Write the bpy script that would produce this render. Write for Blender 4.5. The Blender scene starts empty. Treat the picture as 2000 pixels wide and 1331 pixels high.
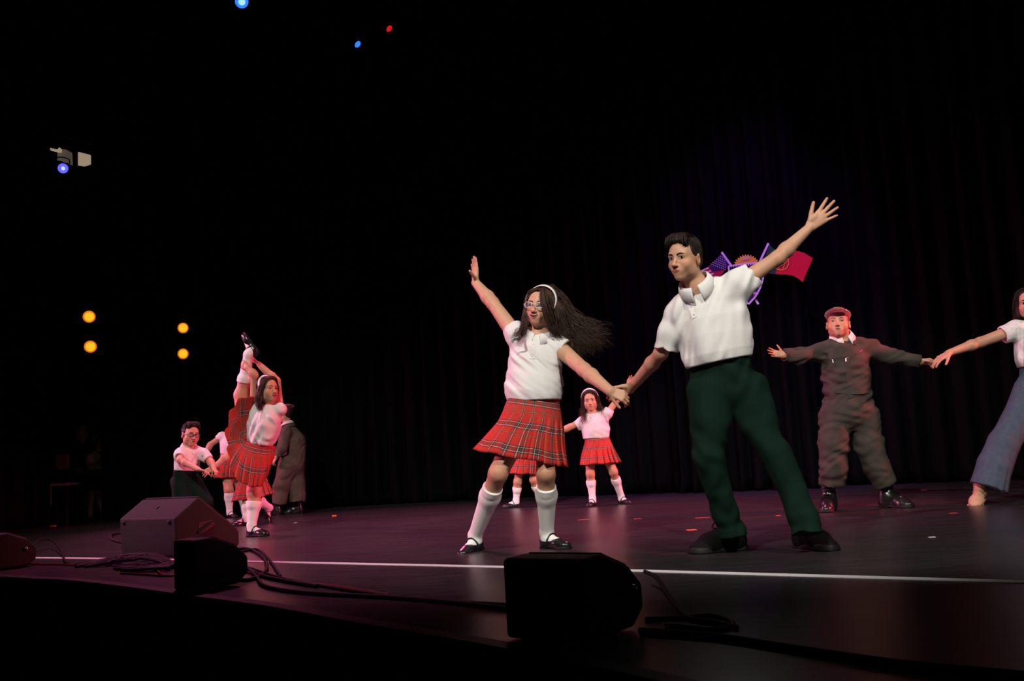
import bpy, bmesh, math, random
import numpy as np
from mathutils import Matrix, Vector
random.seed(7); RNG = np.random.default_rng(7)
sc = bpy.context.scene
COL = sc.collection
# ------------------------------------------------------------------ camera
F_PX, CAM_H = 1944.0, 0.52                     # 35 mm lens, low in front of the stage lip
ROLL = math.atan(0.058); PITCH = math.atan(224.0 / F_PX)
cp, sp, cr, sr = math.cos(PITCH), math.sin(PITCH), math.cos(ROLL), math.sin(ROLL)
CF = np.array([0, cp, sp]); R0 = np.array([1., 0, 0]); U0 = np.array([0, -sp, cp])
CR = cr * R0 - sr * U0; CU = sr * R0 + cr * U0
CPOS = np.array([0, 0, CAM_H])
cam = bpy.data.cameras.new('camera'); camo = bpy.data.objects.new('camera', cam); COL.objects.link(camo)
cam.sensor_width = 36; cam.lens = F_PX * 36 / 2000; cam.clip_end = 200
camo.matrix_world = Matrix(((CR[0], CU[0], -CF[0], CPOS[0]), (CR[1], CU[1], -CF[1], CPOS[1]), (CR[2], CU[2], -CF[2], CPOS[2]), (0, 0, 0, 1)))
sc.camera = camo
def ray(px, py): return CF * F_PX + CR * (px - 1000) - CU * (py - 665.5)
def at(px, py, D):
    d = ray(px, py); return CPOS + d * (D / d[1])
def fl(px, py, z=0.0):
    d = ray(px, py); return CPOS + d * ((z - CAM_H) / d[2])
def gd(px, D):
    """floor point at depth D seen at column px"""
    k = (px - 1000) / F_PX
    return np.array(((k * (D * CF[1] - CAM_H * CF[2]) - D * CR[1] + CAM_H * CR[2]) / CR[0], D, 0.0))
# ------------------------------------------------------------------ world, lights, exposure
w = bpy.data.worlds.new('world'); sc.world = w; w.use_nodes = True
w.node_tree.nodes['Background'].inputs[0].default_value = (0, 0, 0, 1)
w.node_tree.nodes['Background'].inputs[1].default_value = 0.0
sc.view_settings.view_transform = 'Standard'; sc.view_settings.look = 'None'
sc.view_settings.exposure = 0.0; sc.view_settings.gamma = 1.0; sc.view_settings.use_curve_mapping = False
def spot(name, loc, aim, power, col, ang=40, blend=0.6, size=0.12):
    l = bpy.data.lights.new(name, 'SPOT'); l.energy = power; l.color = col
    l.spot_size = math.radians(ang); l.spot_blend = blend; l.shadow_soft_size = size
    o = bpy.data.objects.new(name, l); COL.objects.link(o); o.location = loc
    o.rotation_euler = (Vector(aim) - Vector(loc)).to_track_quat('-Z', 'Y').to_euler()
    return o
WARM = (1.0, 0.93, 0.84); PINK = (1.0, 0.20, 0.45); RED = (1.0, 0.09, 0.13); VIOLET = (0.43, 0.16, 1.0)
# front-of-house lamps of the auditorium, behind and above the camera
spot('front_lamp_left_offscreen', (-3.6, -3.4, 8.0), (0.8, 5.6, 1.4), 4000, WARM, 24, 0.15, 0.25)
spot('front_lamp_right_offscreen', (4.4, -3.6, 8.0), (1.86, 5.9, 1.1), 2700, WARM, 24, 0.15, 0.25)
spot('front_lamp_centre_offscreen', (-3.4, -1.0, 8.2), (-2.6, 9.0, 0.8), 2900, WARM, 25, 0.6, 0.25)
# lamps standing in the two wings, beside the picture
spot('wing_lamp_left_near_offscreen', (-9.5, 7.0, 4.0), (-0.2, 7.6, 1.2), 3400, PINK, 34, 0.6, 0.15)
spot('wing_lamp_left_far_offscreen', (-6.6, 10.2, 2.6), (-1.8, 9.9, 1.0), 1000, PINK, 66, 0.6, 0.15)
spot('wing_lamp_right_near_offscreen', (7.4, 6.2, 3.0), (2.5, 7.4, 1.1), 3000, RED, 32, 0.7, 0.15)
spot('wing_lamp_right_far_offscreen', (7.6, 8.2, 3.4), (0.9, 9.3, 0.7), 1800, PINK, 26, 0.7, 0.15)
# lamps on the overhead pipes, above the picture
spot('overhead_lamp_left_offscreen', (-2.8, 10.2, 7.0), (-1.2, 8.2, 0.0), 2300, PINK, 58, 0.8, 0.3)
spot('overhead_lamp_right_offscreen', (2.6, 9.8, 6.8), (1.0, 8.4, 0.2), 1500, PINK, 50, 0.8, 0.3)
spot('overhead_lamp_violet_offscreen', (2.4, 7.2, 6.8), (2.55, 10.7, 1.7), 1350, VIOLET, 36, 0.6, 0.15)
# ------------------------------------------------------------------ materials
MATS = {}
def srgb(r, g, b): return tuple(((c / 255 + 0.055) / 1.055) ** 2.4 if c > 10 else c / 255 / 12.92 for c in (r, g, b))
def mat(name, col, rough=0.6, spec=0.5, metal=0.0, emit=None, es=0.0, bump=None, attr=None, sss=0.0, coat=0.0, vary=None, sheen=0.0, alpha=None):
    """bump = list of (scale xyz, strength, distance); vary = (scale, amount)"""
    if name in MATS: return MATS[name]
    m = bpy.data.materials.new(name); m.use_nodes = True; MATS[name] = m
    nt = m.node_tree; b = nt.nodes['Principled BSDF']; N, L = nt.nodes.new, nt.links.new
    b.inputs['Base Color'].default_value = (*col, 1); b.inputs['Roughness'].default_value = rough
    b.inputs['Specular IOR Level'].default_value = spec; b.inputs['Metallic'].default_value = metal
    b.inputs['Coat Weight'].default_value = coat; b.inputs['Sheen Weight'].default_value = sheen
    if sss:
        b.inputs['Subsurface Weight'].default_value = sss; b.inputs['Subsurface Radius'].default_value = (1, .35, .2)
        b.inputs['Subsurface Scale'].default_value = 0.01
    if emit: b.inputs['Emission Color'].default_value = (*emit, 1); b.inputs['Emission Strength'].default_value = es
    if alpha is not None: b.inputs['Alpha'].default_value = alpha
    tc = N('ShaderNodeTexCoord'); src = None
    if attr:
        a = N('ShaderNodeAttribute'); a.attribute_name = attr
        mx = N('ShaderNodeMix'); mx.data_type = 'RGBA'; mx.blend_type = 'MULTIPLY'; mx.inputs[0].default_value = 1
        mx.inputs[6].default_value = (*col, 1); L(a.outputs['Color'], mx.inputs[7]); src = mx.outputs[2]
    if vary:
        n = N('ShaderNodeTexNoise'); n.inputs['Scale'].default_value = vary[0]; n.inputs['Detail'].default_value = 4
        L(tc.outputs['Object'], n.inputs['Vector'])
        mr = N('ShaderNodeMapRange'); mr.inputs[1].default_value = .3; mr.inputs[2].default_value = .7
        mr.inputs[3].default_value = 1 - vary[1]; mr.inputs[4].default_value = 1 + vary[1]; L(n.outputs['Fac'], mr.inputs[0])
        mx = N('ShaderNodeMix'); mx.data_type = 'RGBA'; mx.blend_type = 'MULTIPLY'; mx.inputs[0].default_value = 1
        if src: L(src, mx.inputs[6])
        else: mx.inputs[6].default_value = (*col, 1)
        L(mr.outputs[0], mx.inputs[7]); src = mx.outputs[2]
    if src: L(src, b.inputs['Base Color'])
    prev = None
    for (s, st, dist) in (bump or []):
        mp = N('ShaderNodeMapping'); mp.inputs['Scale'].default_value = s; L(tc.outputs['Object'], mp.inputs['Vector'])
        n = N('ShaderNodeTexNoise'); n.inputs['Scale'].default_value = 1; n.inputs['Detail'].default_value = 3; L(mp.outputs[0], n.inputs['Vector'])
        bp = N('ShaderNodeBump'); bp.inputs['Strength'].default_value = st; bp.inputs['Distance'].default_value = dist
        L(n.outputs['Fac'], bp.inputs['Height'])
        if prev: L(prev, bp.inputs['Normal'])
        prev = bp.outputs['Normal']
    if prev: L(prev, b.inputs['Normal'])
    return m
mat('skin', (0.575, 0.32, 0.205), 0.5, 0.4, attr='tint', sss=0.12, bump=[((300,) * 3, .08, .001)])
mat('skin_tan', (0.52, 0.29, 0.19), 0.48, 0.4, attr='tint', sss=0.12, bump=[((300,) * 3, .08, .001)])
mat('face_paint', (1, 1, 1), 0.5, 0.25, attr='tint')
mat('hair_dark', (0.020, 0.013, 0.010), 0.55, 0.3, attr=None, bump=[((260, 260, 40), .6, .003)])
mat('hair_brown', (0.045, 0.024, 0.015), 0.52, 0.35, vary=(22, .6))
mat('polo_white', (0.74, 0.74, 0.73), 0.85, 0.25, bump=[((420,) * 3, .12, .001), ((26, 26, 9), .25, .008)], sheen=.1)
mat('blouse', (0.66, 0.68, 0.66), 0.85, 0.25, bump=[((26, 26, 9), .3, .008)], vary=(60, .14))
mat('sock_white', (0.86, 0.86, 0.83), 0.9, 0.2, bump=[((500, 500, 60), .25, .0015)])
mat('trouser_green', (0.0045, 0.0165, 0.0115), 0.85, 0.08, bump=[((600,) * 3, .1, .001), ((16, 16, 5), .4, .012)], vary=(8, .15))
mat('coverall', (0.056, 0.049, 0.042), 0.85, 0.12, bump=[((500,) * 3, .1, .001), ((14, 14, 24), .25, .012)], vary=(9, .2))
mat('coverall_brown', (0.105, 0.075, 0.055), 0.8, 0.3, bump=[((500,) * 3, .1, .001), ((14, 14, 24), .25, .012)], vary=(9, .2))
mat('slate_blue', (0.060, 0.085, 0.125), 0.85, 0.25, bump=[((500,) * 3, .15, .001), ((14, 14, 4), .3, .012)], vary=(30, .12))
mat('shoe_black', (0.010, 0.010, 0.011), 0.28, 0.6)
mat('shoe_matte', (0.004, 0.004, 0.0045), 0.75, 0.1, bump=[((200,) * 3, .2, .001)])
mat('sole_black', (0.006, 0.006, 0.006), 0.6, 0.25)
mat('flat_beige', (0.55, 0.33, 0.2), 0.5, 0.4)
mat('cap_maroon', (0.13, 0.008, 0.020), 0.9, 0.2, sheen=.3, bump=[((300,) * 3, .3, .002)])
mat('headband', (0.82, 0.8, 0.8), 0.5, 0.4)
mat('metal', (0.7, 0.68, 0.62), 0.25, 0.5, metal=1)
mat('frame_dark', (0.02, 0.02, 0.025), 0.25, 0.6)
mat('frame_clear', (0.6, 0.58, 0.6), 0.12, 0.8)
mat('lens_glass', (0.9, 0.95, 0.95), 0.05, 0.8, alpha=0.04)
mat('strap_blue', (0.05, 0.30, 0.72), 0.6, 0.4)
mat('black_cloth', (0.004, 0.004, 0.005), 0.9, 0.1, bump=[((16, 16, 5), .3, .01)])
mat('button', (0.7, 0.7, 0.68), 0.35, 0.5)
# tartan
def tartan(name):
    m = bpy.data.materials.new(name); m.use_nodes = True; MATS[name] = m
    nt = m.node_tree; b = nt.nodes['Principled BSDF']; N, L = nt.nodes.new, nt.links.new
    b.inputs['Roughness'].default_value = .85; b.inputs['Specular IOR Level'].default_value = .25
    uv = N('ShaderNodeUVMap'); sep = N('ShaderNodeSeparateXYZ'); L(uv.outputs[0], sep.inputs[0])
    red, nav, gre, whi, yel = (.52, .030, .022), (.016, .014, .03), (.022, .035, .028), (.62, .58, .54), (.55, .33, .05)
    sett = [(0, red), (.24, nav), (.29, whi), (.312, gre), (.385, red), (.405, gre), (.48, whi), (.502, nav), (.552, red), (.765, nav), (.785, yel), (.80, nav), (.82, red)]
    outs = []
    for k in range(2):
        mu = N('ShaderNodeMath'); mu.operation = 'MULTIPLY'; mu.inputs[1].default_value = 1 / .135; L(sep.outputs[k], mu.inputs[0])
        fr = N('ShaderNodeMath'); fr.operation = 'FRACT'; L(mu.outputs[0], fr.inputs[0])
        rp = N('ShaderNodeValToRGB'); rp.color_ramp.interpolation = 'CONSTANT'; L(fr.outputs[0], rp.inputs[0])
        el = rp.color_ramp.elements; el[0].position = 0; el[0].color = (*red, 1); el[1].position = sett[1][0]; el[1].color = (*sett[1][1], 1)
        for p, c in sett[2:]:
            e = el.new(p); e.color = (*c, 1)
        outs.append(rp.outputs[0])
    mx = N('ShaderNodeMix'); mx.data_type = 'RGBA'; mx.inputs[0].default_value = .5
    L(outs[0], mx.inputs[6]); L(outs[1], mx.inputs[7]); L(mx.outputs[2], b.inputs['Base Color'])
tartan('tartan')
# ------------------------------------------------------------------ mesh helpers
def new_mesh(name, V, faces, smooth=True):
    me = bpy.data.meshes.new(name); V = np.asarray(V, dtype=np.float32)
    if isinstance(faces, np.ndarray):
        n = len(faces); k = faces.shape[1]
        me.vertices.add(len(V)); me.vertices.foreach_set('co', V.ravel())
        me.loops.add(n * k); me.loops.foreach_set('vertex_index', faces.astype(np.int32).ravel())
        me.polygons.add(n); me.polygons.foreach_set('loop_start', np.arange(0, n * k, k, dtype=np.int32))
        me.update(calc_edges=True)
    else:
        me.from_pydata([tuple(map(float, v)) for v in V], [], faces); me.update()
    me.polygons.foreach_set('use_smooth', np.full(len(me.polygons), smooth))
    return me
def set_tint(me, col):
    a = me.attributes.new('tint', 'FLOAT_COLOR', 'POINT')
    c = np.ones((len(me.vertices), 4), np.float32); c[:, :3] = col; a.data.foreach_set('color', c.ravel())
def obj(name, me, m, parent=None, loc=None, M=None):
    if m is not None and not me.materials: me.materials.append(MATS[m] if isinstance(m, str) else m)
    o = bpy.data.objects.new(name, me); COL.objects.link(o)
    if parent is not None: o.parent = parent
    if loc is not None: o.location = loc
    if M is not None: o.matrix_local = M
    return o
def tag(o, label=None, cat=None, group=None, kind=None):
    if label: o['label'] = label
    if cat: o['category'] = cat
    if group: o['group'] = group
    if kind: o['kind'] = kind
    return o
def empty(name, loc):
    o = bpy.data.objects.new(name, None); COL.objects.link(o); o.location = loc; o.empty_display_size = .2; return o
def nrm(v):
    v = np.asarray(v, float); return v / (np.linalg.norm(v) + 1e-12)
def spline(pts, n):
    """Catmull-Rom through pts"""
    P = np.asarray(pts, float); P = np.vstack([2 * P[0] - P[1], P, 2 * P[-1] - P[-2]])
    t = np.linspace(0, len(P) - 3 - 1e-6, n); i = t.astype(int); f = (t - i)[:, None]
    a, b, c, d = P[i], P[i + 1], P[i + 2], P[i + 3]
    return .5 * (2 * b + (c - a) * f + (2 * a - 5 * b + 4 * c - d) * f ** 2 + (3 * b - a - 3 * c + d) * f ** 3)
def tubes(paths, radii, sides=6, flat=None):
    """list of (n,3) paths, radii per path: scalar or (n,) array -> verts, quads (closed ends by taper)"""
    VV, FF, off = [], [], 0
    ang = np.linspace(0, 2 * np.pi, sides, endpoint=False); ca, sa = np.cos(ang), np.sin(ang)
    for k, P in enumerate(paths):
        P = np.asarray(P, float); n = len(P); r = np.broadcast_to(np.asarray(radii[k], float), (n,))
        T = np.gradient(P, axis=0); T /= np.linalg.norm(T, axis=1, keepdims=True) + 1e-12
        ref = np.array([0, 0, 1.]) if abs(T[0, 2]) < .9 else np.array([0, 1., 0])
        A = np.zeros_like(P); a = nrm(np.cross(T[0], ref))
        for i in range(n):
            a = nrm(a - T[i] * np.dot(a, T[i])); A[i] = a
        Bv = np.cross(T, A); fa = 1 if flat is None else flat
        V = P[:, None] + r[:, None, None] * (ca[None, :, None] * A[:, None] + fa * sa[None, :, None] * Bv[:, None])
        VV.append(V.reshape(-1, 3))
        i, j = np.meshgrid(np.arange(n - 1), np.arange(sides), indexing='ij'); j2 = (j + 1) % sides
        FF.append(off + np.stack([i * sides + j, i * sides + j2, (i + 1) * sides + j2, (i + 1) * sides + j], -1).reshape(-1, 4)[:, ::-1])
        off += n * sides
    return np.vstack(VV), np.vstack(FF)
def grid_faces(nu, nv, closed_u=False):
    """verts laid out [v][u]"""
    F = []
    for v in range(nv - 1):
        for u in range(nu if closed_u else nu - 1):
            u2 = (u + 1) % nu; F.append((v * nu + u, v * nu + u2, (v + 1) * nu + u2, (v + 1) * nu + u))
    return np.array(F)
def box_mesh(name, lo, hi, bev=0.0, seg=2):
    bm = bmesh.new(); bmesh.ops.create_cube(bm, size=1)
    lo, hi = np.array(lo, float), np.array(hi, float)
    for v in bm.verts: v.co = Vector((lo + hi) / 2 + np.array(v.co) * (hi - lo))
    if bev: bmesh.ops.bevel(bm, geom=bm.edges[:], offset=bev, segments=seg, affect='EDGES', profile=.5)
    me = bpy.data.meshes.new(name); bm.to_mesh(me); bm.free(); return me
def lathe(prof, n=24, axis='z'):
    """prof list of (r, z) -> verts, faces (n-gons capped)"""
    V, F = [], []
    for r, z in prof:
        for k in range(n):
            a = 2 * math.pi * k / n; V.append((r * math.cos(a), r * math.sin(a), z))
    for i in range(len(prof) - 1):
        for k in range(n):
            k2 = (k + 1) % n; F.append((i * n + k, i * n + k2, (i + 1) * n + k2, (i + 1) * n + k))
    F.append(tuple(range(n - 1, -1, -1))); F.append(tuple(range((len(prof) - 1) * n, len(prof) * n)))
    return V, F
# ------------------------------------------------------------------ implicit surfaces
def cone(a, b, ra, rb):
    a = np.asarray(a, float); b = np.asarray(b, float); ba = b - a; L2 = max(ba @ ba, 1e-12)
    def f(P):
        pa = P - a; t = np.clip(pa @ ba / L2, 0, 1)
        d = pa - t[:, None] * ba
        return np.sqrt(np.einsum('ij,ij->i', d, d)) - (ra + (rb - ra) * t)
    return f
def econe(a, b, ra, rb, side, qa, qb=None):
    """tapered capsule with elliptic section: ra along `side`, ra*qa across it"""
    a = np.asarray(a, float); b = np.asarray(b, float); ba = b - a; L = np.linalg.norm(ba) + 1e-9; z = ba / L
    s = nrm(side - z * (side @ z)); y = np.cross(z, s); qb = qa if qb is None else qb
    def f(P):
        pa = P - a; h = pa @ z; t = np.clip(h / L, 0, 1); r = ra + (rb - ra) * t; q = qa + (qb - qa) * t
        dx = pa @ s; dy = pa @ y / q; dz = (h - t * L) / np.maximum(q, .75)
        return (np.sqrt(dx * dx + dy * dy + dz * dz) - r) * np.minimum(q, 1)
    return f
def ell(c, r, M=None):
    c = np.asarray(c, float); r = np.asarray(r, float)
    def f(P):
        p = P - c
        if M is not None: p = p @ M
        q = p / r; k0 = np.sqrt(np.einsum('ij,ij->i', q, q)); q = q / r; k1 = np.sqrt(np.einsum('ij,ij->i', q, q))
        return np.where(k1 > 1e-9, k0 * (k0 - 1) / np.maximum(k1, 1e-9), -r.min())
    return f
def cyl(a, b, r):
    a = np.asarray(a, float); b = np.asarray(b, float); ba = b - a; L = np.linalg.norm(ba); z = ba / L
    def f(P):
        pa = P - a; h = pa @ z; rad = np.sqrt(np.maximum(np.einsum('ij,ij->i', pa, pa) - h * h, 0))
        dx = rad - r; dy = np.abs(h - L / 2) - L / 2
        return np.minimum(np.maximum(dx, dy), 0) + np.sqrt(np.maximum(dx, 0) ** 2 + np.maximum(dy, 0) ** 2)
    return f
def xf(f, O, M, s):
    """place a local primitive: world = O + s * M @ local (M columns are the axes)"""
    O = np.asarray(O, float)
    return lambda P: f((P - O) @ M / s) * s
def vnoise(P):
    i = np.floor(P).astype(np.int64); f = P - i; f = f * f * (3 - 2 * f); out = 0
    for dx in (0, 1):
        for dy in (0, 1):
            for dz in (0, 1):
                h = (i[:, 0] + dx) * 73856093 ^ (i[:, 1] + dy) * 19349663 ^ (i[:, 2] + dz) * 83492791
                h = (h ^ (h >> 13)) * 1274126177; h = (h ^ (h >> 16)) & 0xffff
                out = out + (h / 32767.5 - 1) * (f[:, 0] if dx else 1 - f[:, 0]) * (f[:, 1] if dy else 1 - f[:, 1]) * (f[:, 2] if dz else 1 - f[:, 2])
    return out
class Shape:
    def __init__(s): s.add, s.sub, s.disp, s.pad = [], [], None, 0.0
    def u(s, f, k=0.01): s.add.append((f, k)); return s
    def d(s, f, k=0.004): s.sub.append((f, k)); return s
    def ev(s, P, ia=None, ib=None):
        d = None
        for i in (range(len(s.add)) if ia is None else ia):
            f, k = s.add[i]; v = f(P)
            if d is None: d = v
            else:
                h = np.maximum(k - np.abs(d - v), 0); d = np.minimum(d, v) - h * h / (4 * k)
        if s.disp is not None: d = d + s.disp(P)
        for i in (range(len(s.sub)) if ib is None else ib):
            f, k = s.sub[i]; v = -f(P); h = np.maximum(k - np.abs(d - v), 0); d = np.maximum(d, v) + h * h / (4 * k)
        return d
    def mesh(s, lo, hi, vox, B=10):
        lo = np.asarray(lo, float) - 2 * vox; hi = np.asarray(hi, float) + 2 * vox
        nb = np.ceil((hi - lo) / (vox * B)).astype(int); hd = vox * B * .8660
        g = np.stack(np.meshgrid(*[np.arange(n) for n in nb], indexing='ij'), -1).reshape(-1, 3)
        C = lo + (g + .5) * vox * B
        DA = np.stack([f(C) for f, k in s.add]); kk = np.array([k for f, k in s.add])
        md = DA.min(0); T = hd * 1.05 + s.pad + .006
        keep = np.abs(md) < T
        DB = None
        if s.sub:
            DB = np.stack([f(C) for f, k in s.sub])
            keep |= (md < T) & (np.abs(DB).min(0) < T)
            keep &= ~(DB.min(0) < -(T + .01))
        n = B + 1; lg = np.stack(np.meshgrid(*[np.arange(n)] * 3, indexing='ij'), -1).reshape(-1, 3)
        N3 = nb * B + 8; K = lambda I: ((I[..., 0] + 2) * N3[1] + I[..., 1] + 2) * N3[2] + I[..., 2] + 2
        cor = np.array([[i, j, k] for i in (0, 1) for j in (0, 1) for k in (0, 1)])
        edges = [(a, b) for a in range(8) for b in range(a + 1, 8) if np.abs(cor[a] - cor[b]).sum() == 1]
        e0 = np.array([a for a, b in edges]); e1 = np.array([b for a, b in edges])
        VK, VP, Q = [], [], []
        for bi in np.nonzero(keep)[0]:
            base = g[bi] * B; P = lo + (base + lg) * vox
            ia = np.nonzero(DA[:, bi] < md[bi] + 2 * hd + kk)[0]
            ib = np.nonzero(DB[:, bi] < 2 * hd)[0] if DB is not None else []
            v = s.ev(P, ia, ib).reshape(n, n, n); ins = v < 0
            cnt = ins.sum()
            if cnt == 0 or cnt == n ** 3: continue
            c = sum(ins[i:n - 1 + i, j:n - 1 + j, k:n - 1 + k].astype(np.int8) for i, j, k in cor)
            I = np.argwhere((c > 0) & (c < 8))
            if len(I):
                vv = np.stack([v[I[:, 0] + i, I[:, 1] + j, I[:, 2] + k] for i, j, k in cor], 1)
                va, vb = vv[:, e0], vv[:, e1]; cross = (va < 0) != (vb < 0)
                t = np.where(cross, va / np.where(cross, va - vb, 1), 0)
                p = (cor[e0][None] + t[..., None] * (cor[e1] - cor[e0])[None]) * cross[..., None]
                p = p.sum(1) / cross.sum(1)[:, None]
                VK.append(K(base + I)); VP.append(lo + (base + I + p) * vox)
            for ax in range(3):
                sl0 = [slice(0, B)] * 3; sl1 = [slice(0, B)] * 3; sl1[ax] = slice(1, B + 1)
                A, Bq = ins[tuple(sl0)], ins[tuple(sl1)]; E = np.argwhere(A != Bq)
                if not len(E): continue
                o1 = np.zeros(3, int); o2 = np.zeros(3, int); o1[(ax + 1) % 3] = 1; o2[(ax + 2) % 3] = 1
                G = base + E; q = np.stack([K(G - o1 - o2), K(G - o2), K(G), K(G - o1)], 1)
                fl_ = ~A[tuple(E.T)]; q[fl_] = q[fl_][:, ::-1]; Q.append(q)
        if not VK: return np.zeros((0, 3)), np.zeros((0, 4), int)
        VK = np.concatenate(VK); VP = np.vstack(VP); Q = np.vstack(Q)
        o = np.argsort(VK); VK, VP = VK[o], VP[o]; idx = np.clip(np.searchsorted(VK, Q), 0, len(VK) - 1)
        ok = (VK[idx] == Q).all(1)
        return VP, idx[ok]
# ------------------------------------------------------------------ head, face, hands (local units: head 0.22 m tall, x = person's right, y = forward, z = up)
def head_shape(w=1.0, cheek=1.0, chin=1.0):
    s = Shape()
    s.u(ell((0, -.014, .032), (.073 * w, .090, .078)))
    s.u(ell((0, .022, -.030), (.058 * w, .060, .072)), .03)
    s.u(ell((0, .048, .040), (.052 * w, .034, .042)), .03)
    for q in (-1, 1):
        s.u(ell((q * .036 * w, .050, -.028), (.029 * cheek, .028, .029 * cheek)), .025)
        s.u(ell((q * .045 * w, .004, -.060), (.020 * cheek, .030, .026)), .03)
    s.u(ell((0, .062, -.088 * chin), (.022, .019, .018)), .03)
    s.u(cone((-.036 * w, .070, .020), (.036 * w, .070, .020), .013, .013), .02)
    s.u(ell((0, .072, -.057), (.030, .018, .022)), .02)
    s.d(ell((-.032 * w, .098, .002), (.019, .016, .0125)), .014); s.d(ell((.032 * w, .098, .002), (.019, .016, .0125)), .014)
    n = Shape()
    n.u(lambda P: s.ev(P), .01)
    n.u(cone((0, .081, .012), (0, .100, -.026), .0065, .0095), .010)
    n.u(ell((0, .1025, -.0315), (.0115, .0105, .0095)), .008)
    for q in (-1, 1):
        n.u(ell((q * .0115, .0945, -.0345), (.0075, .0085, .007)), .006)
        n.u(ell((q * .077 * w, -.010, -.006), (.0085, .020, .031), np.array([[math.cos(.5), -q * math.sin(.5), 0], [q * math.sin(.5), math.cos(.5), 0], [0, 0, 1]]).T), .006)
    for q in (-1, 1):
        n.d(ell((q * .088 * w, -.004, -.002), (.0085, .011, .019)), .005)
        n.d(ell((q * .0065, .1005, -.0415), (.0042, .006, .005)), .003)
    return n
HEADS = {}
def get_head(w, cheek, chin):
    k = (w, cheek, chin)
    if k not in HEADS: HEADS[k] = head_shape(w, cheek, chin)
    return HEADS[k]
def surf_y(head, x, z):
    y = np.full(x.shape, .15)
    for _ in range(45):
        d = head.ev(np.stack([x, y, z], -1)); y = y - np.maximum(d, 0) * .8
    return y
def patch(head, X, Z, lift):
    sh = X.shape; x, z = X.ravel(), Z.ravel(); y = surf_y(head, x, z) + lift.ravel()
    return np.stack([x, y, z], -1), grid_faces(sh[1], sh[0])
def eye_patch(head, q, w=1.0, look=(0, 0), op=1.0, iris=(.035, .018, .010)):
    u, v = np.meshgrid(np.linspace(-1, 1, 25), np.linspace(-1.5, 2.0, 29))
    hu, hl = .0062 * op, .0042 * op
    vi = np.clip(v, -1, 1)
    Z = .003 + np.where(vi > 0, hu * (1 - np.abs(u) ** 2.3), hl * (1 - u * u)) * vi + .0012 * u + np.where(v > 1, (v - 1) * .0024 * (1 - .5 * u * u), 0) + np.where(v < -1, (v + 1) * .0014, 0)
    X = q * (.0315 * w + .0150 * u)
    inn = (np.abs(v) <= 1)
    lift = .0008 + .0022 * (1 - u * u) * (1 - np.minimum(np.abs(v), 1) ** 2) + np.where(v > 1, .0012, 0)
    V, F = patch(head, X, Z, lift)
    cx = q * .0315 * w + look[0]; cz = .0035 + look[1]; dd = np.hypot(X - cx, Z - cz)
    col = np.zeros(X.shape + (3,)) + (.62, .58, .56)
    col[dd < .0062] = iris; col[dd < .0030] = (.004, .004, .004)
    col[v > .93] = (.02, .012, .01); col[v < -1.0] = (.22, .12, .09); col[np.abs(u) > .96] = (.25, .12, .09)
    if q < 0: F = F[:, ::-1]
    return V, F[:, ::-1], col.reshape(-1, 3)
def brow_patch(head, q, w, col, lift_in=0.0, thick=.0036):
    u, v = np.meshgrid(np.linspace(0, 1, 16), np.linspace(-1, 1, 6))
    X = q * (.013 + .038 * u) * w; th = thick * (1 - .75 * u ** 2)
    Z = .0195 + .0075 * np.sin(np.pi * np.minimum(u * .75 + .12, 1)) + lift_in * (1 - u) + v * th
    V, F = patch(head, X, Z, .0006 + .0016 * (1 - v * v))
    if q < 0: F = F[:, ::-1]
    return V, F[:, ::-1], np.zeros((len(V), 3)) + col
def mouth_patch(head, kind, w=1.0):
    u, v = np.meshgrid(np.linspace(-1, 1, 31), np.linspace(-1, 1, 25)); lip = np.array((.46, .15, .12)); dark = np.array((.03, .008, .008))
    e = (1 - np.abs(u) ** 2.4)
    if kind == 'closed':
        X = .0245 * w * u; Z = -.0585 + e * np.where(v > 0, .0062 * (1 - .25 * np.exp(-(u / .14) ** 2)), .0085) * v - .0015 * u * u
        lift = .0008 + .0026 * e * (1 - (np.abs(np.abs(v) - .5) / .5) ** 2)
        col = np.where((np.abs(v) < .10)[..., None], dark * 2.5, lip)
    else:                                        # open smile
        op = {'smile': 1.0, 'talk': .7}[kind]
        X = (.0265 if kind == 'smile' else .017) * w * u
        Z = -.0555 + e * np.where(v > 0, .0090 * op, .0165 * op) * v + (.0065 if kind == 'smile' else -.001) * np.abs(u) ** 1.6
        lift = .0008 + np.where(np.abs(v) > .62, .0028 * e, .0002)
        col = np.where((np.abs(v) < .62)[..., None], dark, lip)
        col = np.where(((v > .10) & (v < .60) & (np.abs(u) < .76))[..., None], np.array((.50, .44, .40)), col)
    V, F = patch(head, X, Z, lift)
    return V, F[:, ::-1], col.reshape(-1, 3)
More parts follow.
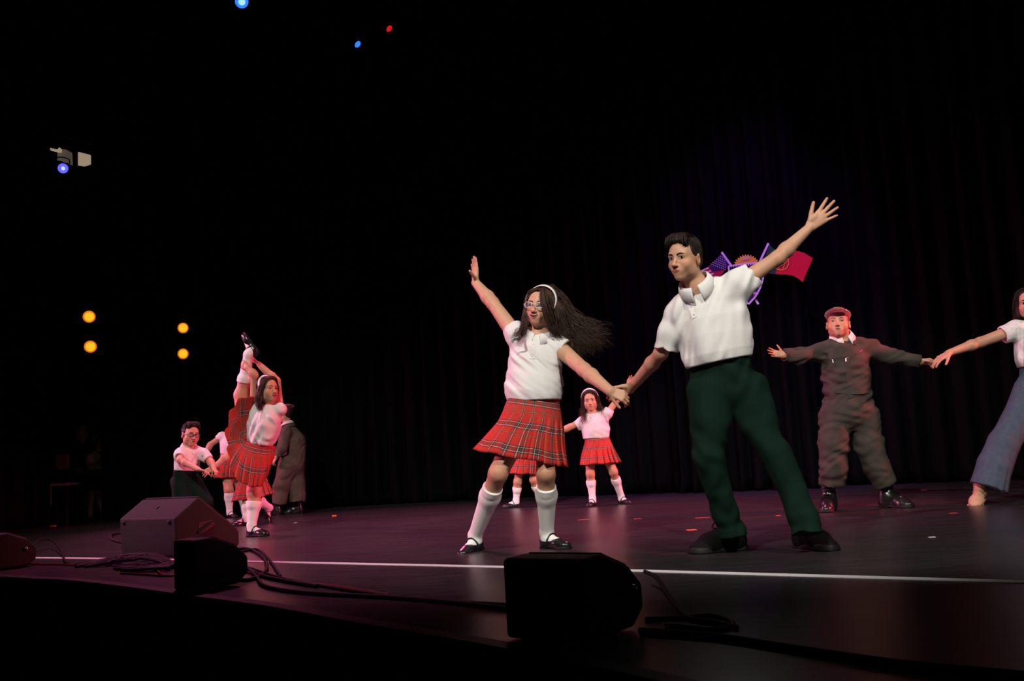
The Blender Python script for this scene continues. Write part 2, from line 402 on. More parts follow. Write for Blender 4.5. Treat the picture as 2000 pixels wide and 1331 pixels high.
def hand_shape(W, d, n, right, Lh, curl=(.15,) * 4, spread=.16, thumb=(.75, .62, .10), tcurl=.15):
    d = nrm(d); n = nrm(n - d * np.dot(n, d)); t = np.cross(d, n) * (1 if right else -1)
    s = Shape(); tips = []
    def pt(a, b, c): return W + Lh * (a * d + b * t + c * n)
    offs = (.165, .055, -.055, -.155); kn = (.50, .525, .50, .445); ln = (.42, .475, .44, .34)
    for i in range(4):
        s.u(cone(pt(.02, offs[i] * .55, 0), pt(kn[i], offs[i], -.012), .078 * Lh, .066 * Lh), .03 * Lh)
    s.u(ell(pt(.27, .0, .015), (.17 * Lh, .26 * Lh, .075 * Lh), np.stack([t, d, n], 1)), .05 * Lh)
    s.u(ell(pt(.20, .13, .05), (.085 * Lh, .16 * Lh, .07 * Lh), np.stack([t, d, n], 1)), .05 * Lh)
    for i in range(4):
        a = spread * (1.5 - i) / 1.5; dirv = d * math.cos(a) + t * math.sin(a)
        p = pt(kn[i], offs[i], -.012); r = Lh * (.056, .058, .054, .047)[i]
        for j, fr in enumerate((.46, .30, .24)):
            c = curl[i] * (.9 if j == 0 else 1.1)
            dirv = nrm(dirv * math.cos(c) + (n - dirv * (n @ dirv)) * math.sin(c))
            q = p + dirv * ln[i] * Lh * fr; s.u(cone(p, q, r, r * .9), .012 * Lh); p, r = q, r * .9
        tips.append(p)
    p = pt(.10, .13, .03); dirv = nrm(thumb[0] * t + thumb[1] * d + thumb[2] * n); r = .074 * Lh
    for j, l in enumerate((.20, .17, .14)):
        q = p + dirv * l * Lh; s.u(cone(p, q, r, r * .86), .03 * Lh if j == 0 else .012 * Lh); p, r = q, r * .86
        dirv = nrm(dirv * math.cos(tcurl) + (d * .8 + n * .3) * math.sin(tcurl))
    tips.append(p)
    return s, tips
# ------------------------------------------------------------------ shoe templates (foot 0.22 m long, ankle above the origin, toes along +y)
SHOES = {}
def shoe_part(sh, lo, hi, vox=.003): return sh.mesh(lo, hi, vox)
def make_shoes():
    def sole(th, heel, wd=1.0):
        s = Shape()
        s.u(cone((0, -.028, 0), (0, .03, 0), .034 * wd, .033 * wd)); s.u(cone((0, .03, 0), (.002, .125, 0), .033 * wd, .044 * wd), .02); s.u(ell((.0, .135, 0), (.042 * wd, .045, .05)), .02)
        s.d(cyl((0, 0, th), (0, 0, .3), .5), .003); s.d(cyl((0, 0, 0), (0, 0, -.3), .5), .003)
        if heel: s.d(ell((0, .035, -.004), (.08, .028, heel)), .003)
        return s
    lo, hi = (-.07, -.085, -.01), (.07, .20, .13)
    def upper(open_, h=1.0):
        s = Shape()
        s.u(ell((0, -.012, .034), (.035, .048, .042 * h))); s.u(cone((0, 0, .026), (0, .09, .022), .033, .036), .03)
        s.u(ell((0, .118, .020), (.042, .060, .030)), .03); s.d(cyl((0, 0, .008), (0, 0, -.2), .5), .002)
        if open_: s.d(ell((0, .030, .088), (.028, .082, .056)), .006)
        return s
    SHOES['mary_jane'] = [('upper', 'shoe_black', shoe_part(upper(True), lo, hi)), ('sole', 'sole_black', shoe_part(sole(.014, .010), lo, hi)),
        ('strap', 'shoe_black', tubes([spline([(-.039, .030, .022), (-.037, .034, .05), (-.018, .04, .076), (.0, .042, .081), (.018, .04, .076), (.037, .034, .05), (.039, .030, .022)], 24)], [.0075], 8, .55))]
    SHOES['ballet_flat'] = [('upper', 'flat_beige', shoe_part(upper(True), lo, hi)), ('sole', 'flat_beige', shoe_part(sole(.008, 0), lo, hi))]
    s = upper(False); s.u(cone((0, -.005, .05), (0, .0, .085), .042, .040), .03); s.u(cone((0, 0, .075), (0, .10, .045), .032, .03), .03); s.d(cyl((0, -.004, .088), (0, 0, .3), .2), .004)
    laces = [spline([(-.022, y, z), (0, y + .004, z + .009), (.022, y, z)], 8) for y, z in ((.05, .083), (.066, .077), (.082, .071), (.098, .064))]
    laces.append(spline([(0, .045, .092), (-.03, .05, .11), (-.035, .06, .09), (-.005, .05, .09)], 10)); laces.append(spline([(0, .045, .092), (.03, .052, .11), (.036, .062, .09), (.005, .05, .09)], 10))
    SHOES['sneaker'] = [('upper', 'shoe_matte', shoe_part(s, lo, hi)), ('sole', 'sole_black', shoe_part(sole(.026, 0, 1.1), lo, hi)), ('laces', 'black_cloth', tubes(laces, [.0028] * len(laces), 5))]
    s = upper(False); s.u(cone((0, -.006, .05), (0, -.008, .20), .042, .046), .04); s.u(cone((0, 0, .075), (0, .10, .045), .034, .03), .03); s.d(cyl((0, -.01, .20), (0, -.01, .4), .2), .004)
    laces = [spline([(-.024, y, z), (0, y + .006, z + .006), (.024, y, z)], 8) for y, z in ((.033, .19), (.033, .165), (.034, .14), (.036, .118), (.05, .097), (.068, .085), (.086, .073))]
    SHOES['boot'] = [('upper', 'shoe_black', shoe_part(s, lo, (.07, .20, .23))), ('sole', 'sole_black', shoe_part(sole(.022, .012, 1.08), lo, hi)), ('laces', 'black_cloth', tubes(laces, [.003] * len(laces), 5))]
    for k, parts in list(SHOES.items()):
        SHOES[k] = [(n, m, new_mesh(k + '_' + n, V, F)) for n, m, (V, F) in parts]
make_shoes()
def wrinkle(terms, origin, fwd):
    """smooth cloth folds; terms: (direction the folds run, across frequency, along frequency, amplitude)"""
    Q = []
    for i, (dr, fp, fa, am) in enumerate(terms):
        dr = nrm(dr); a1 = nrm(np.cross(dr, fwd)); Q.append((a1 * fp * 4, dr * fa * 3, nrm(np.cross(a1, dr)) * fp, am, i * 2.1))
    def f(P):
        p = P - origin; o = 0
        for a, d, e, am, c in Q:
            x, y, z = p @ a, p @ d, p @ e
            w_ = 2.2 * np.sin(.37 * x + y + c) + 1.6 * np.sin(.61 * y - .23 * x + 1.7 * z + 2 * c)
            n = np.sin(x * .8 + w_) + .5 * np.sin(1.71 * x - 1.3 * w_ + 2.3 * y + c)
            env = np.clip(.35 + .65 * np.sin(.29 * x + .8 * y + 1.3 * z + 3 * c) * np.sin(1.9 * y + .17 * x + c), 0, 1)
            o = o - am * env * n
        return o
    return f
# ------------------------------------------------------------------ person
class Person:
    def __init__(s, label, D, vox, base, skin='skin', H=.205, group=None):
        s.D, s.vox, s.skin, s.H = D, vox, skin, H
        s.root = tag(empty('person', base), label, 'person', group); s.base = np.array(base, float)
        s.body = Shape(); s.ext = []; s.blush = []; s.hairV = []
    def g(s, px, dd=0.0): return gd(px, s.D + dd)
    def P(s, px, py, dd=0.0): return at(px, py, s.D + dd)
    def L(s, n): return n * s.D / F_PX
    def put(s, name, V, F, m, parent=None, tint=None, smooth=True):
        me = new_mesh(name, np.asarray(V) - s.base, F, smooth)
        if tint is not None: set_tint(me, tint)
        return obj(name, me, m, parent or s.root)
    def put_shape(s, name, sh, pts, m, vox=None, parent=None, r=.2):
        pts = np.asarray(pts); V, F = sh.mesh(pts.min(0) - r, pts.max(0) + r, vox or s.vox); return s.put(name, V, F, m, parent)
    # --- skeleton pieces of the skin
    def frame(s, sideR_to_L, up):
        s.up = nrm(up); s.side = nrm(sideR_to_L - s.up * np.dot(sideR_to_L, s.up)); s.fwd = nrm(np.cross(s.side, s.up))
    def head(s, C, yaw=0, pitch=0, roll=0, mouth='closed', w=1.0, cheek=1.0, chin=1.0, look=(0, 0), op=1.0, brow=(.02, .012, .01), brow_in=0.0, brow_th=.0036, neck=None, rn=.046, face=True):
        C = np.asarray(C, float); s.hc = C; y, p, r = map(math.radians, (yaw, pitch, roll))
        f = np.array([math.sin(y) * math.cos(p), -math.cos(y) * math.cos(p), math.sin(p)])
        up = nrm(np.array([0, 0, 1.]) - f * f[2]); rt = np.cross(f, up)          # person's right
        up2 = up * math.cos(r) - rt * math.sin(r); rt2 = np.cross(f, up2)
        s.hM = np.stack([rt2, f, up2], 1); s.hs = s.H / .22; s.hd = get_head(w, cheek, chin); s.hw = w
        s.headf = xf(s.hd.ev, C, s.hM, s.hs); s.body.u(s.headf, .012)
        s.ext += [C - .13, C + .13]; s.face = []
        if neck is not None:
            a = s.hl((0, -.014, -.035)); s.body.u(cone(a, neck, rn, rn * 1.08), .02); s.neck = np.asarray(neck, float); s.ext.append(neck)
        if face:
            for q in (-1, 1):
                s.face.append(('eye', eye_patch(s.hd, q, w, look, op))); s.face.append(('eyebrow', brow_patch(s.hd, q, w, brow, brow_in, brow_th)))
            s.face.append(('mouth', mouth_patch(s.hd, mouth, w)))
    def hl(s, p): return s.hc + s.hs * (s.hM @ np.asarray(p, float))
    def hlv(s, A): return s.hc + s.hs * (np.asarray(A) @ s.hM.T)
    def torso(s, rings, shR, shL, shrink=.86, rs=.045):
        """rings: list of (point, halfwidth, depth ratio) from pelvis up"""
        s.rings = rings
        for (a, ra, qa), (b, rb, qb) in zip(rings[:-1], rings[1:]): s.body.u(econe(a, b, ra * shrink, rb * shrink, s.side, qa, qb), .03)
        s.body.u(cone(shR, shL, rs, rs), .04); s.ext += [rings[0][0], rings[-1][0], shR, shL]
        if hasattr(s, 'neck'): s.body.u(cone(s.neck, rings[-1][0], .045, .05), .04)
    def arm(s, sh, el, wr, r0=.043, r1=.035, r2=.024):
        sh, el, wr = map(np.asarray, (sh, el, wr)); m = el + .28 * (wr - el)
        s.body.u(cone(sh, el, r0, r1), .02); s.body.u(cone(el, m, r1 * .95, r1 * 1.02), .02); s.body.u(cone(m, wr, r1 * 1.02, r2), .02)
        s.ext += [sh, el, wr]; s.blush.append((el, .05, .5))
    def hand(s, wr, d, n, right, Lh=.155, **k):
        h, tips = hand_shape(np.asarray(wr, float), np.asarray(d, float), np.asarray(n, float), right, Lh, **k)
        s.body.u(h.ev, .012); s.ext += tips + [wr]
        for t in tips: s.blush.append((t, .03, .6))
        return tips
    def leg(s, hip, knee, ank, rh=.075, rk=.052, rc=.052, ra=.031, foot=None):
        hip, knee, ank = map(np.asarray, (hip, knee, ank)); back = -s.fwd
        cf = knee + .36 * (ank - knee) + back * .012
        s.body.u(cone(hip, knee, rh, rk), .03); s.body.u(cone(knee, cf, rk * .95, rc), .03); s.body.u(cone(cf, ank, rc, ra), .03)
        s.body.u(ell(knee + s.fwd * .016, (rk * .55,) * 3), .03)
        s.ext += [hip, knee, ank]; s.blush.append((knee + s.fwd * .03, .06, .7)); return cf
    # --- feet: shoe frame from a floor point under the ankle and a toe point
    def foot(s, kind, O, fwd, up=(0, 0, 1), size=1.0, sock=None, mat_=None):
        O = np.asarray(O, float); up = nrm(up); fwd = nrm(np.asarray(fwd) - up * np.dot(fwd, up)); x = np.cross(fwd, up)
        M = np.stack([x, fwd, up], 1); T = Matrix.Identity(4)
        for i in range(3):
            for j in range(3): T[i][j] = M[i, j] * size
            T[i][3] = O[i] - s.base[i]
        root = None
        for nme, mt, me in SHOES[kind]:
            nn = {'upper': 'shoe'}.get(nme, nme)
            if kind == 'boot' and nme == 'upper': nn = 'boot'
            o = obj(nn, me, mt, s.root if root is None else root)
            if root is None: o.matrix_local = T; root = o
        A = O + M @ np.array((0, -.006, .088)) * size; G = lambda p: O + M @ np.asarray(p, float) * size
        s.body.u(cone(A, G((0, .01, .05)), .03 * size, .03 * size), .02); s.body.u(cone(G((0, .0, .05)), G((0, .11, .026)), .030 * size, .024 * size), .02)
        s.ext += [A, G((0, .15, 0)), G((0, -.05, 0))]
        return A, G
    def sock(s, knee, cf, ank, G, size, top, rk, rc, ra, ext=.004):
        knee, cf, ank = map(np.asarray, (knee, cf, ank)); sh = Shape(); T = knee + (ank - knee) * top; ax = nrm(knee - ank)
        sh.u(cone(knee, cf, rk * .95 + ext, rc + ext)); sh.u(cone(cf, ank, rc + ext, ra + ext), .03)
        rt = rk * .95 + (rc - rk * .95) * min(top / .36, 1); sh.u(cone(T - ax * .004, T - ax * .030, rt + ext + .0025, rt + ext + .002), .004)
        sh.u(cone(ank, G((0, .004, .055)), ra + ext, .034 * size), .02); sh.u(cone(G((0, -.012, .04)), G((0, .0, .05)), .030 * size, .03 * size), .02); sh.u(cone(G((0, .0, .052)), G((0, .105, .028)), .033 * size, .026 * size), .02)
        sh.d(cyl(T, T + ax * .25, .14), .003); sh.pad = .005
        return s.put_shape('sock', sh, [T, ank, G((0, .11, .02)), G((0, -.04, .02))], 'sock_white', r=.09)
    # --- finish skin mesh
    def finish(s, base_tint=(1, 1, 1)):
        E = np.array(s.ext); V, F = s.body.mesh(E.min(0) - .12, E.max(0) + .12, s.vox)
        t = np.ones((len(V), 3)) * base_tint
        Lc = (V - s.hc) @ s.hM / s.hs
        def g(c, r, am):
            nonlocal t
            wgt = am * np.exp(-(((Lc - np.array(c)) / r) ** 2).sum(1)); t = t * (1 - wgt[:, None] * np.array((.05, .34, .36)))
        for q in (-1, 1): g((q * .040, .07, -.022), .022, .75); g((q * .08, -.01, -.005), .028, .6)
        g((0, .10, -.03), .015, .6); g((0, .07, -.058), .026, .3)
        for c, r, am in s.blush:
            wgt = am * np.exp(-(((V - c) / r) ** 2).sum(1)); t = t * (1 - wgt[:, None] * np.array((.06, .28, .30)))
        t = t * (1 + .06 * vnoise(V * 45))[:, None]
        s.bodyo = s.put('body', V, F, s.skin, tint=t)
        for nme, (Vl, Fl, c) in s.face:
            me = new_mesh(nme, s.hlv(Vl) - s.base, Fl); set_tint(me, c); obj(nme, me, 'face_paint', s.bodyo)
    # --- hair
    def hair_cap(s, kind, vol=1.0):
        sh = Shape(); w = s.hw
        if kind == 'boy':
            sh.u(ell((0, -.018, .040), (.0775 * w, .092, .0765 * vol))); sh.u(ell((0, .030, .098), (.056, .056, .024 * vol)), .02)
            sh.u(ell((0, -.050, -.005), (.066 * w, .050, .060)), .02)
            sh.d(ell((0, .110, .000), (.074 * w, .082, .088)), .008)
            for q in (-1, 1): sh.d(ell((q * .085 * w, .004, -.032), (.030, .042, .046)), .006)
            fr, am = (55, 55, 22), .0035
        else:
            sh.u(ell((0, -.016, .037), (.0805 * w, .098, .082))); sh.u(ell((0, -.045, -.045), (.076 * w, .058, .085)), .03)
            for q in (-1, 1): sh.u(cone((q * .070 * w, .012, .02), (q * .072 * w, -.002, -.075), .022, .024), .03)
            sh.d(ell((0, .125, -.030), (.058 * w, .108, .112)), .012)
            fr, am = (60, 60, 16), .003
        sh.disp = lambda P: am * vnoise(P * np.array(fr) + 9); sh.pad = .006
        V, F = sh.mesh((-.13, -.15, -.17), (.13, .13, .16), max(s.vox / s.hs, .003)); s.hairV.append((s.hlv(V), F))
    def strands(s, way, n, r=.0032, curl=0.0, seg=14, push=.006, rough=.006, dens=2.6):
        """way: list of (point, spread)"""
        paths, rad = [], []; n = int(n * dens); r = r * .55
        for _ in range(n):
            o = RNG.normal(size=3); pts = []
            for P0, sp_ in way:
                pts.append(np.asarray(P0) + np.clip(o, -1.8, 1.8) * sp_ + RNG.normal(size=3) * sp_ * .25)
            p = spline(pts, seg); t = np.linspace(0, 1, seg)
            ph = RNG.uniform(0, 6.28, 3); p += (rough * t[:, None]) * np.sin(t[:, None] * RNG.uniform(5, 9) + ph) + curl * (t ** 2)[:, None] * np.sin(t[:, None] * 16 + ph)
            paths.append(p); rad.append(r * (1 - .93 * t ** 2) * RNG.uniform(.7, 1.3))
        p = np.concatenate(paths)
        for _k in range(2):
            d = s.headf(p); bad = np.nonzero(d < push)[0]
            if len(bad):
                e = .004; b_ = p[bad]; db = d[bad]; gr = np.stack([s.headf(b_ + np.eye(3)[i] * e) - db for i in range(3)], 1); gr /= np.linalg.norm(gr, axis=1, keepdims=True) + 1e-9
                p[bad] = b_ + gr * (push - db)[:, None]
        s.hairV.append(tubes(p.reshape(n, seg, 3), rad, 4))
    def hair_done(s, m):
        V, F, off = [], [], 0
        for v, f in s.hairV: V.append(v); F.append(f + off); off += len(v)
        return s.put('hair', np.vstack(V), np.vstack(F), m)
    def headband(s, tilt=-.25, m='headband', ext=.012, wide=1.0, slant=.45):
        t = np.linspace(-2.05, 2.05, 40); P = np.stack([.0815 * s.hw * np.sin(t), np.zeros_like(t) - .012 + .002, .034 + .0855 * np.cos(t)], 1)
        P[:, 1] += tilt * (P[:, 2] - .034) * .6 + .012
        c = np.array((0, -.014, .032)); V = []
        for k, (dy, dr) in enumerate(((-.012, 0), (-.012, .004), (.012, .004), (.012, 0))):
            q = P.copy(); wz = slant * np.cos(t); q[:, 1] += dy * wide / np.sqrt(1 + wz ** 2); q[:, 2] -= dy * wide * wz / np.sqrt(1 + wz ** 2); q += (P - c) / np.linalg.norm(P - c, axis=1, keepdims=True) * (ext - .008 + dr); V.append(q)
        V = np.stack(V, 1).reshape(-1, 3); F = grid_faces(4, 40, True)
        return s.put('headband', s.hlv(V), F, m)
    def glasses(s, m='frame_dark', r=.0017):
        w = s.hw; paths = []; a = np.linspace(0, 2 * np.pi, 33); y0 = .106
        for q in (-1, 1):
            X = q * .0335 * w + .0225 * np.sign(np.cos(a)) * np.abs(np.cos(a)) ** .75; Z = .002 + .0165 * np.sign(np.sin(a)) * np.abs(np.sin(a)) ** .75
            paths.append(np.stack([X, y0 - .004 * np.abs(X / .05) ** 2 * 1.5, Z], 1))
            paths.append(spline([(q * .056 * w, y0 - .008, .006), (q * .074 * w, y0 - .03, .007), (q * .080 * w, .02, .006), (q * .083 * w, -.012, .002), (q * .083 * w, -.025, -.012)], 14))
        paths.append(spline([(-.011, y0, .005), (0, y0 + .002, .008), (.011, y0, .005)], 8))
        V, F = tubes(paths, [r / s.hs] * len(paths), 6); g = s.put('glasses', s.hlv(V), F, m)
        for q in (-1, 1):
            th = np.linspace(0, 2 * np.pi, 24, endpoint=False); X = q * .0335 * w + .022 * np.sign(np.cos(th)) * np.abs(np.cos(th)) ** .75; Z = .002 + .016 * np.sign(np.sin(th)) * np.abs(np.sin(th)) ** .75
            V = np.stack([X, y0 - .001 - .004 * np.abs(X / .05) ** 2 * 1.5, Z], 1); V2 = V - np.array((0, .0015, 0)); n = 24
            Fs = [tuple(range(n)), tuple(range(2 * n - 1, n - 1, -1))] + [(i, n + i, n + (i + 1) % n, (i + 1) % n) for i in range(n)]
            s.put('lens', s.hlv(np.vstack([V, V2])), Fs, 'lens_glass', g)
        return g
    # --- clothes
    def top(s, name, rings, sleeves, m, amp=.004, folds=None, neck_r=.058, hem=True, rs=.055, shR=None, shL=None, vox=None, extra=None, sub=None, puff=0.0):
        """sleeves: list of (shoulder, elbow, end fraction or list of pts, r0, r1, hole r)"""
        sh = Shape(); pts = [r[0] for r in rings]
        for (a, ra, qa), (b, rb, qb) in zip(rings[:-1], rings[1:]): sh.u(econe(a, b, ra, rb, s.side, qa, qb), .035)
        if shR is not None: sh.u(cone(shR, shL, rs, rs), .05)
        for f in (extra or []): sh.u(f, .03)
        for path, rad, hole in sleeves:
            sl = Shape()
            for i in range(len(path) - 1): sl.u(cone(path[i], path[i + 1], rad[i], rad[i + 1]), .03)
            e = np.asarray(path[-1]); ax = nrm(e - np.asarray(path[-2])); sl.d(cyl(e, e + ax * .3, .3), .003)
            if hole: hr = min(hole, rad[-1] - .013); sl.d(cone(e - ax * .012, e + ax * .05, hr, hr), .004)
            sh.u(sl.ev, .03); pts += [np.asarray(p) for p in path]
        if hem: b = np.asarray(rings[0][0]); ax = nrm(b - np.asarray(rings[1][0])); sh.d(cyl(b, b + ax * .3, .4), .006)
        nb = s.neck; ax = nrm(s.hc - nb); sh.d(cone(nb + ax * .012, nb + ax * .2, neck_r, neck_r), .01)
        for f in (sub or []): sh.d(f, .004)
        o = np.asarray(rings[0][0]); folds = folds or [(s.up + .5 * s.side, 13, 3, amp), (s.up - .8 * s.side, 10, 2.5, amp)]
        sh.disp = wrinkle(folds, o, s.fwd); sh.pad = .012; s.topf = sh.ev
        return s.put_shape(name, sh, pts, m, vox or s.vox * 1.15, r=.2)
    def collar(s, parent, m, rx=.068, rise=.028, drop=.034, flare=.026, C=None, gap=12, ax=None, name='collar', lap=1.0, lift=.034):
        C = s.neck if C is None else np.asarray(C); ax = nrm(s.hc - C) if ax is None else nrm(ax)
        f = nrm(s.fwd - ax * np.dot(s.fwd, ax)); sd = np.cross(f, ax)
        th = np.radians(np.linspace(gap, 360 - gap, 57)); V = []
        for t in th:
            fr = math.cos(t); end = max(0, fr) ** 3; R = (f * fr + sd * math.sin(t))
            base = C + ax * (lift - .024 * max(0, fr) + .012 * max(0, -fr))
            prof = [(rx * .98, -.004, 0), (rx * 1.0, rise * .6, 0), (rx * 1.03, rise, 0), (rx * 1.08, rise * 1.05, 0), (rx + flare * .55, rise * .45, 0), (rx + flare + .010 * end, rise * .3 - drop * (.75 + .55 * end * lap), 0)]
            for r_, h_, _ in prof: V.append(base + R * r_ + ax * h_)
        nU = 6; V = np.array(V); F = grid_faces(nU, len(th)); o = s.put(name, V, F, m, parent)
        md = o.modifiers.new('thickness', 'SOLIDIFY'); md.thickness = .003; md.offset = 0
        return o
    def strip(s, name, pts, w, m, parent, nrmv, th=.003):
        """flat ribbon of width w along pts, raised along nrmv"""
        P = np.asarray(pts, float); T = np.gradient(P, axis=0); T /= np.linalg.norm(T, axis=1, keepdims=True); n = nrm(nrmv); B = np.cross(T, n); B /= np.linalg.norm(B, axis=1, keepdims=True)
        V = np.stack([P - B * w / 2 - n * .004, P - B * w / 2 + n * th, P + B * w / 2 + n * th, P + B * w / 2 - n * .004], 1).reshape(-1, 3)
        return s.put(name, V, grid_faces(4, len(P), True), m, parent, smooth=False)
    def on(s, sh_f, p0, d):
        """march from p0 along d to the surface of sdf"""
        p = np.array(p0, float)[None]
        for _ in range(60): p = p + np.asarray(d) * np.maximum(sh_f(p), 0)[:, None] * .8
        return p[0] if np.linalg.norm(p[0] - p0) < .6 else np.asarray(p0, float) + np.asarray(d) * .25
    def skirt(s, rings, pleats=26, yoke=.34, amp=.014, rows=26, m='tartan', wave=.012, seed=0, name='skirt', belt=True, clear=None, uoff=0.0, vert=None, usc=1.0):
        """rings: (centre, half side vector, forward half-depth vector)"""
        C = spline([r[0] for r in rings], rows); S = spline([r[1] for r in rings], rows); Fw = spline([r[2] for r in rings], rows)
        per = 8; n = pleats * per + 1; th = np.linspace(0, 2 * np.pi, n) - np.pi / 2
        tt = (np.arange(n) % per) / per; saw = np.where(tt < .74, tt / .74, (1 - tt) / .26) - .5
        V = np.zeros((rows, n, 3)); rng = np.random.default_rng(seed); ph = rng.uniform(0, 6.28, 4)
        for i in range(rows):
            v = i / (rows - 1); a = amp * max(0, (v - yoke) / (1 - yoke)) ** .8
            pv = min(1, max(0, (v - yoke) / (1 - yoke)) * 2.5); ph_ = np.where(tt < .74, tt / .74 * 1.32, 1.32 - (tt - .74) / .26 * .32) - tt
            tw = th + pv * ph_ * 2 * np.pi / pleats
            dirv = S[i] * np.cos(tw)[:, None] + Fw[i] * np.sin(tw)[:, None]; L = np.linalg.norm(dirv, axis=1, keepdims=True)
            wv = wave * v ** 2 * (np.sin(3 * th + ph[0]) + .6 * np.sin(5 * th + ph[1] + v * 2))
            V[i] = C[i] + dirv * (1 + (a * saw[:, None] + wv[:, None]) / L)
            if v > yoke * .6: V[i] += .004 * v * np.sin(7 * th + ph[2])[:, None] * s.up
        if vert is not None: V = vert(V, th)
        if clear is not None:
            p = V.reshape(-1, 3)
            for _ in range(3):
                d = clear(p); e = .004; gr = np.stack([clear(p + np.eye(3)[k] * e) - d for k in range(3)], 1); gr /= np.linalg.norm(gr, axis=1, keepdims=True) + 1e-9
                p = np.where((d < .010)[:, None], p + gr * (.010 - d)[:, None], p)
            V = p.reshape(V.shape)
        hem = np.linalg.norm(np.diff(V[-1], axis=0), axis=1).sum(); mid = np.linalg.norm(S[rows // 2]) * 6.0
        ln = np.linalg.norm(np.diff(V, axis=0), axis=2).mean(1).cumsum(); ln = np.r_[0, ln]
        F = grid_faces(n, rows); me = new_mesh(name, V.reshape(-1, 3) - s.base, F)
        uv = me.uv_layers.new(name='UVMap'); U = np.broadcast_to(np.linspace(0, max(hem * .8, mid) * usc, n) + uoff, (rows, n)); W = np.broadcast_to(ln[:, None] * usc, (rows, n))
        UV = np.stack([U, W], -1).reshape(-1, 2); uv.data.foreach_set('uv', UV[F.ravel()].astype(np.float32).ravel())
        o = obj(name, me, m, s.root); md = o.modifiers.new('thickness', 'SOLIDIFY'); md.thickness = .003; md.offset = 0
        if belt:
            b = []; nn = 64; t2 = np.linspace(0, 2 * np.pi, nn, endpoint=False)
            for k, (h, e) in enumerate(((-.002, 1.0), (.0, 1.03), (.028, 1.045), (.032, 1.01))):
                v = h / max(np.linalg.norm(C[-1] - C[0]), .05) * (rows - 1); i = int(np.clip(v, 0, rows - 2)); f = v - i
                c = C[i] + (C[i + 1] - C[i]) * f; S_ = S[i] + (S[i + 1] - S[i]) * f; F_ = Fw[i] + (Fw[i + 1] - Fw[i]) * f
                b.append(c + (S_ * np.cos(t2)[:, None] + F_ * np.sin(t2)[:, None]) * e)
            b = np.stack(b); Fb = grid_faces(nn, 4, True); me = new_mesh('waistband', b.reshape(-1, 3) - s.base, Fb)
            uv = me.uv_layers.new(name='UVMap'); UV = np.stack([np.broadcast_to(np.linspace(0, mid, nn), (4, nn)), np.broadcast_to(np.array([.05, .06, .09, .10])[:, None], (4, nn))], -1).reshape(-1, 2)
            uv.data.foreach_set('uv', UV[Fb.ravel()].astype(np.float32).ravel()); obj('waistband', me, m, o)
        return o
    def ring(s, px, py, hw, q=.8, dd=0.0, tilt=0.0, fw=None):
        Lp = at(px - hw, py - tilt, s.D + dd); Rp = at(px + hw, py + tilt, s.D + dd); S = (Rp - Lp) / 2
        return ((Lp + Rp) / 2, S, (s.fwd if fw is None else fw) * np.linalg.norm(S) * q)
    def cap(s, m='cap_maroon', badge=True):
        sh = Shape(); sh.u(ell((0, -.016, .078), (.094, .108, .046))); sh.u(ell((0, .0, .060), (.082, .096, .030)), .02); sh.u(ell((0, .095, .058), (.062, .045, .010)), .012)
        sh.d(ell((0, -.014, .020), (.078, .094, .060)), .004); sh.disp = lambda P: .003 * vnoise(P * 22); sh.pad = .005
        V, F = sh.mesh((-.15, -.17, .0), (.15, .18, .16), max(.004, s.vox / s.hs)); o = s.put('cap', s.hlv(V), F, m)
        if badge:
            bm = bmesh.new(); bmesh.ops.create_icosphere(bm, subdivisions=2, radius=1); V = np.array([v.co for v in bm.verts]); F = np.array([[v.index for v in f.verts] for f in bm.faces]); bm.free()
            s.put('badge', s.hlv(V * (.006, .005, .010) + (-.066, .068, .084)), F, 'metal', o)
        return o
    def trousers(s, name, waist, waist_r, legs, m, amp=.005, q=.78, vox=None, folds=None, rise=.10, hipr=None, top_cut=True, union=None):
        """legs: list of (path points, radii)"""
        sh = Shape(); wp = np.asarray(waist); pts = [wp]; hips = [np.asarray(l[0][0]) for l in legs]; mid = sum(hips) / 2
        sh.u(econe(wp, mid, waist_r, hipr or waist_r * 1.12, s.side, q, q + .04)); 
        for path, rad in legs:
            sl = Shape()
            for i in range(len(path) - 1): sl.u(cone(path[i], path[i + 1], rad[i], rad[i + 1]), .012)
            e = np.asarray(path[-1]); ax = nrm(e - np.asarray(path[-2])); sl.d(cyl(e, e + ax * .3, .3), .004);
            sh.u(sl.ev, .02); pts += [np.asarray(p) for p in path]
        if top_cut: ax = nrm(wp - mid); sh.d(cyl(wp, wp + ax * .4, .4), .005)
        sh.disp = wrinkle(folds or [(s.side + .6 * s.up, 10, 3, amp), (s.up - .5 * s.side, 8, 2, amp)], wp, s.fwd); sh.pad = .014
        return s.put_shape(name, sh, pts, m, vox or s.vox * 1.3, r=.2)

    def placket(s, parent, a, b, m, n=3, w=.026):
        """front strip with buttons from a to b (points near the chest)"""
        a, b = np.asarray(a, float), np.asarray(b, float); pts = [s.on(s.topf, a + (b - a) * t + s.fwd * .25, -s.fwd) for t in np.linspace(0, 1, 8)]
        st = s.strip('placket', pts, w, m, parent, s.fwd, .0022)
        for t in np.linspace(.15, .85, n):
            c = s.on(s.topf, a + (b - a) * t + s.fwd * .25, -s.fwd) + s.fwd * .003; th = np.linspace(0, 2 * np.pi, 10, endpoint=False); up = nrm(a - b); sd = np.cross(up, s.fwd)
            V = [c + .0055 * (np.cos(q) * sd + np.sin(q) * up) for q in th] + [c + s.fwd * .002 + .0045 * (np.cos(q) * sd + np.sin(q) * up) for q in th]
            s.put('button', V, [tuple(range(10, 20))] + [(i, (i + 1) % 10, 10 + (i + 1) % 10, 10 + i) for i in range(10)], 'button', parent)
